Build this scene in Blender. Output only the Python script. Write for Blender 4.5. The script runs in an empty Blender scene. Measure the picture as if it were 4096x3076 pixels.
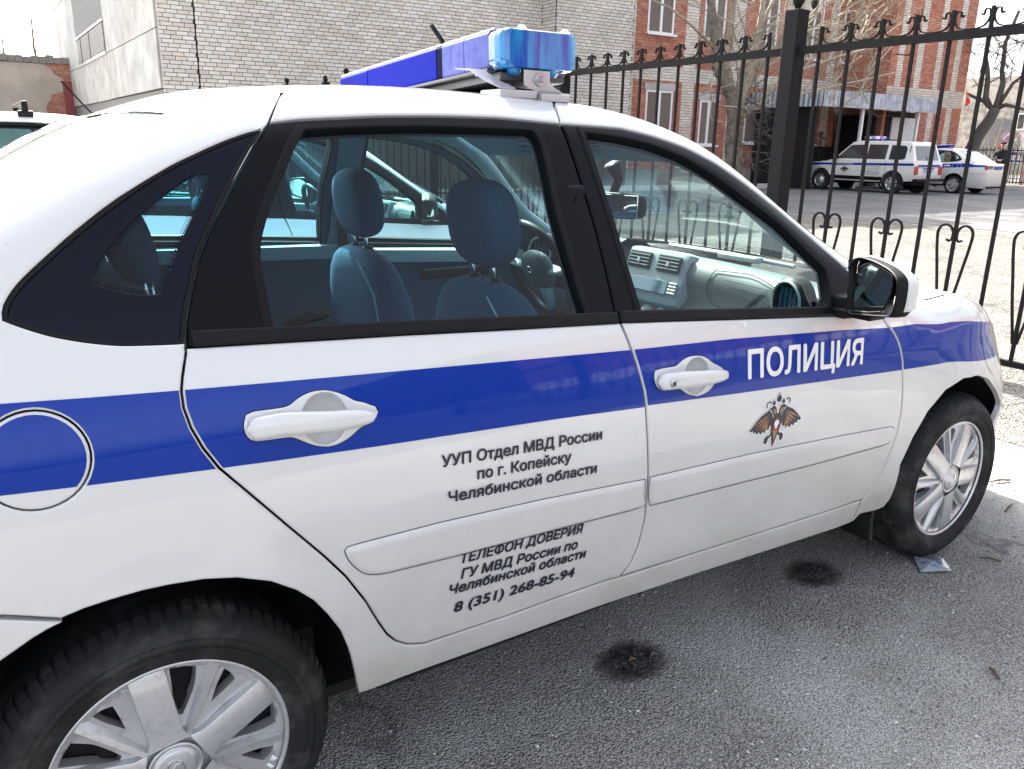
import bpy, bmesh, math, random, json
import numpy as np
from math import radians as rad, sin, cos, pi, hypot
from mathutils import Vector, Matrix
from mathutils.geometry import delaunay_2d_cdt

sc = bpy.context.scene
COL = sc.collection
random.seed(7); RNG = np.random.default_rng(7)

# ------------------------------------------------------------------ camera
F_PX, CPOS = 3240.0, Vector((-.1655, -2.0966, 1.348))
YAW, PIT, ROL = rad(56.435), rad(16.577), rad(1.089)
fw = Vector((cos(YAW)*cos(PIT), sin(YAW)*cos(PIT), -sin(PIT)))
rt = Vector((sin(YAW), -cos(YAW), 0)); up = rt.cross(fw)
rt, up = rt*cos(ROL)+up*sin(ROL), -rt*sin(ROL)+up*cos(ROL)
cam = bpy.data.cameras.new('camera'); co = bpy.data.objects.new('camera', cam); COL.objects.link(co)
co.matrix_world = Matrix(((rt.x, up.x, -fw.x, CPOS.x), (rt.y, up.y, -fw.y, CPOS.y), (rt.z, up.z, -fw.z, CPOS.z), (0, 0, 0, 1)))
cam.sensor_width = 36; cam.lens = 36*F_PX/4096; cam.clip_start = .05; cam.clip_end = 1500
sc.camera = co
# ------------------------------------------------------------------ world, sun, exposure
SUN_EL, SUN_AZ = 41, 84          # azimuth measured from +X towards +Y, where the sun stands
w = bpy.data.worlds.new('World'); sc.world = w; w.use_nodes = True
nt = w.node_tree; nt.nodes.clear()
sky = nt.nodes.new('ShaderNodeTexSky'); sky.sky_type = 'NISHITA'; sky.sun_disc = False
sky.sun_elevation = rad(SUN_EL); sky.sun_rotation = rad(90-SUN_AZ); sky.air_density = .8; sky.dust_density = 5; sky.ozone_density = .5
bg = nt.nodes.new('ShaderNodeBackground'); bg.inputs[1].default_value = .15
wo = nt.nodes.new('ShaderNodeOutputWorld'); hs_ = nt.nodes.new('ShaderNodeHueSaturation'); hs_.inputs['Saturation'].default_value = .42; nt.links.new(sky.outputs[0], hs_.inputs['Color']); nt.links.new(hs_.outputs[0], bg.inputs[0]); nt.links.new(bg.outputs[0], wo.inputs[0])
sl = bpy.data.lights.new('sun', 'SUN'); sl.energy = 4.6; sl.angle = rad(.5); sl.color = (1, .95, .88)
so = bpy.data.objects.new('sun', sl); COL.objects.link(so)
sd = Vector((cos(rad(SUN_AZ))*cos(rad(SUN_EL)), sin(rad(SUN_AZ))*cos(rad(SUN_EL)), sin(rad(SUN_EL))))
so.rotation_euler = sd.to_track_quat('Z', 'Y').to_euler(); so.location = (0, 0, 30)
sc.view_settings.view_transform = 'Standard'; sc.view_settings.look = 'None'
sc.view_settings.gamma = 1; sc.view_settings.exposure = 2.15; sc.view_settings.use_curve_mapping = False
sc.render.engine = 'CYCLES'
sc.cycles.max_bounces = 9; sc.cycles.transparent_max_bounces = 24; sc.cycles.diffuse_bounces = 3; sc.cycles.glossy_bounces = 4
sc.cycles.sample_clamp_indirect = 8; sc.cycles.caustics_reflective = False; sc.cycles.caustics_refractive = False

# ------------------------------------------------------------------ helpers
def mat(name, col, rough=.5, metal=0., coat=0., noise=None, bump=None, spec=None, alpha=None, emit=None):
    """noise=(scale, colour2, contrast lo, hi)  bump=(scale, strength, distance)"""
    m = bpy.data.materials.new(name); m.use_nodes = True; n = m.node_tree.nodes; l = m.node_tree.links
    b = n['Principled BSDF']
    b.inputs['Base Color'].default_value = (*col, 1); b.inputs['Roughness'].default_value = rough
    b.inputs['Metallic'].default_value = metal; b.inputs['Coat Weight'].default_value = coat; b.inputs['Coat Roughness'].default_value = .04
    if spec is not None: b.inputs['Specular IOR Level'].default_value = spec
    if noise or bump:
        tc = n.new('ShaderNodeTexCoord')
    if noise:
        t = n.new('ShaderNodeTexNoise'); t.inputs['Scale'].default_value = noise[0]; t.inputs['Detail'].default_value = 6; t.inputs['Roughness'].default_value = .65
        l.new(tc.outputs['Object'], t.inputs['Vector'])
        r = n.new('ShaderNodeMapRange'); r.inputs[1].default_value = noise[2]; r.inputs[2].default_value = noise[3]
        l.new(t.outputs['Fac'], r.inputs[0])
        mx = n.new('ShaderNodeMix'); mx.data_type = 'RGBA'; mx.inputs[6].default_value = (*col, 1); mx.inputs[7].default_value = (*noise[1], 1)
        l.new(r.outputs[0], mx.inputs[0]); l.new(mx.outputs[2], b.inputs['Base Color'])
    if bump:
        t = n.new('ShaderNodeTexNoise'); t.inputs['Scale'].default_value = bump[0]; t.inputs['Detail'].default_value = 5
        l.new(tc.outputs['Object'], t.inputs['Vector'])
        bp = n.new('ShaderNodeBump'); bp.inputs['Strength'].default_value = bump[1]; bp.inputs['Distance'].default_value = bump[2]
        l.new(t.outputs['Fac'], bp.inputs['Height']); l.new(bp.outputs[0], b.inputs['Normal'])
    if emit: b.inputs['Emission Color'].default_value = (*emit[0], 1); b.inputs['Emission Strength'].default_value = emit[1]
    return m
def glassmat(name, tint, rough=.0, refl=1.0, ior=1.5, haze=0.0):
    m = bpy.data.materials.new(name); m.use_nodes = True; n = m.node_tree.nodes; l = m.node_tree.links; n.clear()
    o = n.new('ShaderNodeOutputMaterial'); tr = n.new('ShaderNodeBsdfTransparent'); tr.inputs[0].default_value = (*tint, 1)
    gl = n.new('ShaderNodeBsdfGlossy'); gl.inputs['Roughness'].default_value = rough; gl.inputs[0].default_value = (refl, refl, refl, 1)
    fr = n.new('ShaderNodeFresnel'); gb = n.new('ShaderNodeNewGeometry'); pw_ = n.new('ShaderNodeMath'); pw_.operation = 'MULTIPLY_ADD'; pw_.inputs[1].default_value = 1/ior-ior; pw_.inputs[2].default_value = ior; l.new(gb.outputs['Backfacing'], pw_.inputs[0]); l.new(pw_.outputs[0], fr.inputs[0]); mx = n.new('ShaderNodeMixShader')
    l.new(fr.outputs[0], mx.inputs[0]); l.new(tr.outputs[0], mx.inputs[1]); l.new(gl.outputs[0], mx.inputs[2])
    last = mx
    if haze:  # pale diffuse veil mixed in as haze to lift the dark cabin
        df = n.new('ShaderNodeBsdfDiffuse'); df.inputs[0].default_value = (.6, .62, .6, 1); m2 = n.new('ShaderNodeMixShader'); m2.inputs[0].default_value = haze
        l.new(mx.outputs[0], m2.inputs[1]); l.new(df.outputs[0], m2.inputs[2]); last = m2
    l.new(last.outputs[0], o.inputs[0]); return m
def mesh(name, v, f, m=None, smooth=True, parent=None, normals=None, link=True):
    me = bpy.data.meshes.new(name)
    me.from_pydata([tuple(map(float, p)) for p in v] if not isinstance(v, np.ndarray) else v.tolist(), [], f if isinstance(f, list) else f.tolist())
    if m: me.materials.append(m)
    if smooth: me.polygons.foreach_set('use_smooth', [True]*len(me.polygons))
    me.update()
    if normals is not None: me.normals_split_custom_set_from_vertices([tuple(q) for q in normals])
    if not link: return me
    o = bpy.data.objects.new(name, me); COL.objects.link(o)
    if parent: o.parent = parent
    return o
def empty(name, loc=(0, 0, 0), rz=0):
    o = bpy.data.objects.new(name, None); COL.objects.link(o); o.location = loc; o.rotation_euler = (0, 0, rz); o.empty_display_size = .2; return o
def tag(o, label=None, cat=None, group=None, kind=None):
    if label: o['label'] = label
    if cat: o['category'] = cat
    if group: o['group'] = group
    if kind: o['kind'] = kind
    return o
class MB:
    """collects shapes; build() makes ONE mesh object"""
    def __init__(s): s.v = []; s.f = []
    def add(s, v, f):
        n = len(s.v); s.v += [tuple(map(float, p)) for p in v]; s.f += [[i+n for i in q] for q in f]; return s
    def box(s, x0, x1, y0, y1, z0, z1, M=None):
        v = [(x, y, z) for z in (z0, z1) for y in (y0, y1) for x in (x0, x1)]
        if M is not None: v = [tuple(M @ Vector(p)) for p in v]
        return s.add(v, [[0, 2, 3, 1], [4, 5, 7, 6], [0, 1, 5, 4], [2, 6, 7, 3], [0, 4, 6, 2], [1, 3, 7, 5]])
    def bbox(s, x0, x1, y0, y1, z0, z1, b=.01, M=None):
        """bevelled box"""
        s.hasbox = True; bm = bmesh.new(); bmesh.ops.create_cube(bm, size=1)
        for q in bm.verts: q.co = Vector(((x0+x1)/2+q.co.x*(x1-x0), (y0+y1)/2+q.co.y*(y1-y0), (z0+z1)/2+q.co.z*(z1-z0)))
        bmesh.ops.bevel(bm, geom=bm.edges[:], offset=b, segments=2, profile=.6, affect='EDGES')
        bm.verts.ensure_lookup_table(); vs = [q.co.copy() for q in bm.verts]
        if M is not None: vs = [M @ q for q in vs]
        s.add(vs, [[q.index for q in f.verts] for f in bm.faces]); bm.free(); return s
    def tube(s, pts, r, n=8, cap=True, flat=1.0):
        pts = [Vector(p) for p in pts]; r = r if isinstance(r, (list, tuple)) else [r]*len(pts)
        v = []; f = []; t0 = (pts[1]-pts[0]).normalized(); a = t0.cross(Vector((0, 0, 1)))
        if a.length < .1: a = t0.cross(Vector((0, 1, 0)))
        a.normalize()
        for i, p in enumerate(pts):
            t = (pts[min(i+1, len(pts)-1)]-pts[max(i-1, 0)]).normalized()
            a = (a-t*a.dot(t)).normalized(); b = t.cross(a)
            for k in range(n):
                an = 2*pi*k/n; v.append(p+a*cos(an)*r[i]+b*sin(an)*r[i]*flat)
        for i in range(len(pts)-1):
            for k in range(n): f.append([i*n+k, i*n+(k+1) % n, (i+1)*n+(k+1) % n, (i+1)*n+k])
        if cap: f.append(list(range(n))[::-1]); f.append([(len(pts)-1)*n+k for k in range(n)])
        return s.add(v, f)
    def lathe(s, prof, c=(0, 0, 0), axis='z', n=24, a0=0, a1=2*pi):
        v = []; f = []; full = abs(a1-a0-2*pi) < 1e-6; m = n if full else n+1
        for r, h in prof:
            for k in range(m):
                an = a0+(a1-a0)*k/n; p = (r*cos(an), r*sin(an), h)
                if axis == 'y': p = (r*cos(an), h, r*sin(an))
                if axis == 'x': p = (h, r*cos(an), r*sin(an))
                v.append((p[0]+c[0], p[1]+c[1], p[2]+c[2]))
        for i in range(len(prof)-1):
            for k in range(n): f.append([i*m+k, i*m+(k+1) % m, (i+1)*m+(k+1) % m, (i+1)*m+k])
        return s.add(v, f)
    def build(s, name, m, parent=None, smooth=False, angle=None):
        o = mesh(name, s.v, s.f, m, smooth, parent)
        if (angle or smooth) and getattr(s, 'hasbox', False) and len(o.data.polygons) < 3000:
            me = o.data; ca = cos(rad(angle or 60)); adj = {}
            for p in me.polygons:
                for v_ in p.vertices: adj.setdefault(v_, []).append((p.normal.copy(), p.area))
            L = [None]*len(me.loops); me.polygons.foreach_set('use_smooth', [True]*len(me.polygons))
            for p in me.polygons:
                for li in p.loop_indices:
                    q = Vector((0, 0, 0))
                    for n_, a_ in adj[me.loops[li].vertex_index]:
                        if n_.dot(p.normal) > ca: q += n_*a_
                    L[li] = q.normalized() if q.length > 1e-12 else p.normal
            me.normals_split_custom_set([tuple(q) for q in L]); return o
        if angle:
            o.data.polygons.foreach_set('use_smooth', [True]*len(o.data.polygons)); o.data.set_sharp_from_angle(angle=rad(angle))
        return o
def superell(cx, cy, cz, a, b, c, e1=.6, e2=.6, n=24, m=14):
    """rounded cushion block"""
    def pw(v, e): return math.copysign(abs(v)**e, v)
    v = []; f = []
    for i in range(m+1):
        ph = -pi/2+pi*i/m
        for k in range(n):
            th = 2*pi*k/n
            v.append((cx+a*pw(cos(ph), e1)*pw(cos(th), e2), cy+b*pw(cos(ph), e1)*pw(sin(th), e2), cz+c*pw(sin(ph), e1)))
    for i in range(m):
        for k in range(n): f.append([i*n+k, i*n+(k+1) % n, (i+1)*n+(k+1) % n, (i+1)*n+k])
    return v, f
def copy_tree(o, parent=None, skip=()):
    c = o.copy(); COL.objects.link(c)
    if parent:
        c.parent = parent
        if 'category' in c: del c['category']
    for ch in list(o.children):
        if ch.name.split('.')[0] in skip: continue
        copy_tree(ch, c, skip)
    return c
def setkids(root):
    pass

# ------------------------------------------------------------------ materials
M = {}
def bodypaint(name, col, coat=1.0):
    m = mat(name, col, .38, 0, coat, spec=.4); n = m.node_tree.nodes; l = m.node_tree.links; b = n['Principled BSDF']
    b.inputs['Coat Roughness'].default_value = .035
    tc = n.new('ShaderNodeTexCoord'); sep = n.new('ShaderNodeSeparateXYZ'); l.new(tc.outputs['Object'], sep.inputs[0])
    # road film: grows where spray reaches, low on the body
    mr = n.new('ShaderNodeMapRange'); mr.inputs[1].default_value = .80; mr.inputs[2].default_value = .26; mr.inputs[3].default_value = 0; mr.inputs[4].default_value = 1
    l.new(sep.outputs[2], mr.inputs[0])
    t = n.new('ShaderNodeTexNoise'); t.inputs['Scale'].default_value = 7; t.inputs['Detail'].default_value = 8; t.inputs['Roughness'].default_value = .7
    l.new(tc.outputs['Object'], t.inputs['Vector'])
    mu = n.new('ShaderNodeMath'); mu.operation = 'MULTIPLY'; l.new(mr.outputs[0], mu.inputs[0]); l.new(t.outputs[0], mu.inputs[1])
    # specks of dirt
    v = n.new('ShaderNodeTexVoronoi'); v.inputs['Scale'].default_value = 26; l.new(tc.outputs['Object'], v.inputs['Vector'])
    sp = n.new('ShaderNodeMapRange'); sp.inputs[1].default_value = .06; sp.inputs[2].default_value = .03; sp.inputs[3].default_value = 0; sp.inputs[4].default_value = .95
    l.new(v.outputs['Distance'], sp.inputs[0])
    sm = n.new('ShaderNodeMath'); sm.operation = 'MULTIPLY'; l.new(sp.outputs[0], sm.inputs[0]); 
    mr2 = n.new('ShaderNodeMapRange'); mr2.inputs[1].default_value = .47; mr2.inputs[2].default_value = .6; l.new(t.outputs[0], mr2.inputs[0]); l.new(mr2.outputs[0], sm.inputs[1])
    ad = n.new('ShaderNodeMath'); ad.operation = 'MULTIPLY_ADD'; ad.inputs[1].default_value = 1.25; l.new(mu.outputs[0], ad.inputs[0]); l.new(sm.outputs[0], ad.inputs[2]); ad.use_clamp = True
    mx = n.new('ShaderNodeMix'); mx.data_type = 'RGBA'; mx.inputs[6].default_value = (*col, 1); mx.inputs[7].default_value = (.36, .345, .31, 1)
    l.new(ad.outputs[0], mx.inputs[0]); l.new(mx.outputs[2], b.inputs['Base Color'])
    cr = n.new('ShaderNodeMapRange'); cr.inputs[1].default_value = 0; cr.inputs[2].default_value = .5; cr.inputs[3].default_value = coat; cr.inputs[4].default_value = .25
    l.new(ad.outputs[0], cr.inputs[0]); l.new(cr.outputs[0], b.inputs['Coat Weight'])
    return m
M['paint'] = bodypaint('white_paint', (.64, .645, .635))
M['paint2'] = bodypaint('white_paint_far', (.78, .78, .76))
M['blue'] = mat('blue_vinyl', (.0, .030, .28), .4, 0, .45, spec=.1)
M['black_trim'] = mat('black_trim', (.003, .003, .005), .38, spec=.12, bump=(90, .12, .002))
M['seal'] = mat('seal_black', (.006, .006, .007), .6, spec=.15)
M['rubber'] = mat('rubber', (.014, .014, .015), .7, spec=.25, noise=(9, (.075, .072, .068), .5, .75), bump=(120, .3, .003))
M['black'] = mat('black_plastic', (.006, .006, .007), .5, spec=.18)
M['gap'] = mat('gap_dark', (.006, .006, .006), .9)
M['letter'] = mat('letter_black', (.012, .013, .03), .4)
M['letterw'] = mat('letter_white', (.82, .82, .82), .35, 0, .5)
M['glass'] = glassmat('side_glass', (.60, .90, .97), 0, .5, 1.5, .004)
M['glassf'] = glassmat('front_side_glass', (.74, .90, .89), 0, .7, 1.5, .004)
M['glassw'] = glassmat('windscreen_glass', (.86, .94, .92), 0, .7, 1.4, .012)
M['ceramic'] = mat('ceramic_black', (.004, .005, .012), .2, spec=.16)
M['fabric'] = mat('seat_fabric', (.005, .045, .095), .9, noise=(260, (.014, .085, .15), .4, .7), bump=(300, .4, .002))
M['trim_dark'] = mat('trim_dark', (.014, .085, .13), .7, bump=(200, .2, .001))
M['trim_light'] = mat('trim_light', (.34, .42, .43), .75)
M['liner'] = mat('headliner', (.17, .27, .31), .9, bump=(250, .3, .001))
M['chrome'] = mat('chrome', (.75, .76, .78), .18, 1)
M['steel'] = mat('steel_zinc', (.55, .56, .58), .35, 1, noise=(30, (.35, .35, .36), .5, .7))
M['hubcap'] = mat('hubcap_silver', (.55, .555, .57), .33, .55, .5, noise=(40, (.40, .40, .40), .52, .75))
M['mirror'] = mat('mirror_glass', (.8, .85, .85), .02, 1)

# ------------------------------------------------------------------ the car's skin as a surface of (x along the car, s up and over)
def _pc(xs,ys):
    xs=np.array(xs,float);ys=np.array(ys,float)
    # monotone cubic (pchip)
    h=np.diff(xs);d=np.diff(ys)/h
    m=np.zeros_like(ys);m[0]=d[0];m[-1]=d[-1]
    for i in range(1,len(ys)-1):
        if d[i-1]*d[i]>0:
            w1=2*h[i]+h[i-1];w2=h[i]+2*h[i-1]
            m[i]=(w1+w2)/(w1/d[i-1]+w2/d[i])
    def f(x):
        x=np.clip(np.asarray(x,float),xs[0],xs[-1])
        i=np.clip(np.searchsorted(xs,x)-1,0,len(xs)-2)
        t=(x-xs[i])/h[i]
        return (2*t**3-3*t**2+1)*ys[i]+(t**3-2*t**2+t)*h[i]*m[i]+(-2*t**3+3*t**2)*ys[i+1]+(t**3-t**2)*h[i]*m[i+1]
    return f
fT=_pc([-1.0,-.95,-.85,-.7,-.62,-.4,-.15,0,.14,.3,.7,1.0,1.2,1.36,1.75,2.17,2.25,2.6,2.9,3.1,3.2,3.27],
       [.72,.97,1.0,1.01,1.015,1.125,1.272,1.352,1.41,1.452,1.477,1.47,1.45,1.415,1.20,.985,.97,.905,.82,.73,.66,.52])
fC=_pc([-1.0,-.7,-.4,-.1,.3,1.1,1.36,1.75,2.17,2.4,3.27],[.03,.03,.035,.035,.035,.035,.05,.09,.07,.03,.03])
fWr=_pc([-1.0,-.9,-.75,-.5,-.2,0.2],[.72,.86,.925,.965,.99,1])
fWl=_pc([2.4,2.5,2.6,2.7,2.8,2.9,3.0,3.1,3.2,3.27],[1,.997,.987,.965,.925,.87,.80,.70,.53,.3])
fWh=_pc([2.2,2.4,2.5,2.6,2.7,2.8,2.9,3.0,3.1,3.2,3.27],[1,.985,.957,.912,.858,.80,.745,.68,.59,.45,.28])
def fW(x,z=.9):
    q=np.clip((np.asarray(z,float)-.48)/.36,0,1);q=q*q*(3-2*q)
    return np.where(np.asarray(x)<1.,fWr(x),fWl(x)*(1-q)+fWh(x)*q)
fS=_pc([.15,.20,.27,.34,.45,.6,.72,.80,.88,.95,1.0,1.1,1.2,1.3,1.4,1.5],
       [.74,.765,.79,.808,.822,.836,.843,.843,.835,.818,.798,.754,.705,.652,.595,.535])
LC=.2
def S(x,s):
    """car right side skin point for (x along car, s up and over)"""
    x=np.asarray(x,float);s=np.asarray(s,float)
    T=fT(x);c=fC(x);w=fW(x,T-c)
    zE=T-c;yE=fS(zE)*w
    a=np.clip(.075+0*x,0,.1);b=.09
    z1=zE-a;y1=fS(z1)*fW(x,z1)
    y2=yE-b;z2=T-c*(y2/yE)**2
    k=.62
    t=np.clip((s-z1)/LC,0,1)
    P1y=y1+k*(yE-y1);P1z=z1+k*(zE-z1)
    # top tangent
    sl=2*c*y2/yE**2
    P2y=y2+k*(yE-y2);P2z=z2-k*sl*(yE-y2)
    u=1-t
    cy=u**3*y1+3*u*u*t*P1y+3*u*t*t*P2y+t**3*y2
    cz=u**3*z1+3*u*u*t*P1z+3*u*t*t*P2z+t**3*z2
    yt=y2-(s-z1-LC)
    y=np.where(s<z1,fS(s)*fW(x,s),np.where(s<z1+LC,cy,yt))
    z=np.where(s<z1,s,np.where(s<z1+LC,cz,T-c*(yt/yE)**2))
    # arch flares
    for xc,zc in ((0,.285),(2.476,.285)):
        r=np.hypot(x-xc,(s-zc));side=(s<z1)
        k2=np.exp(-((r-.36)/.055)**2)*.010*np.clip((s-.2)/.2,0,1)
        y=y+np.where(side,k2,0)
    # waist crease
    return np.stack([x+0*s,-y,z],-1)
def N(x,s):
    h=1e-3
    a=S(x+h,s)-S(x-h,s);b=S(x,s+h)-S(x,s-h)
    n=np.cross(a,b);n/=np.linalg.norm(n,axis=-1,keepdims=True)+1e-12
    return n  # outward (-y) check

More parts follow.
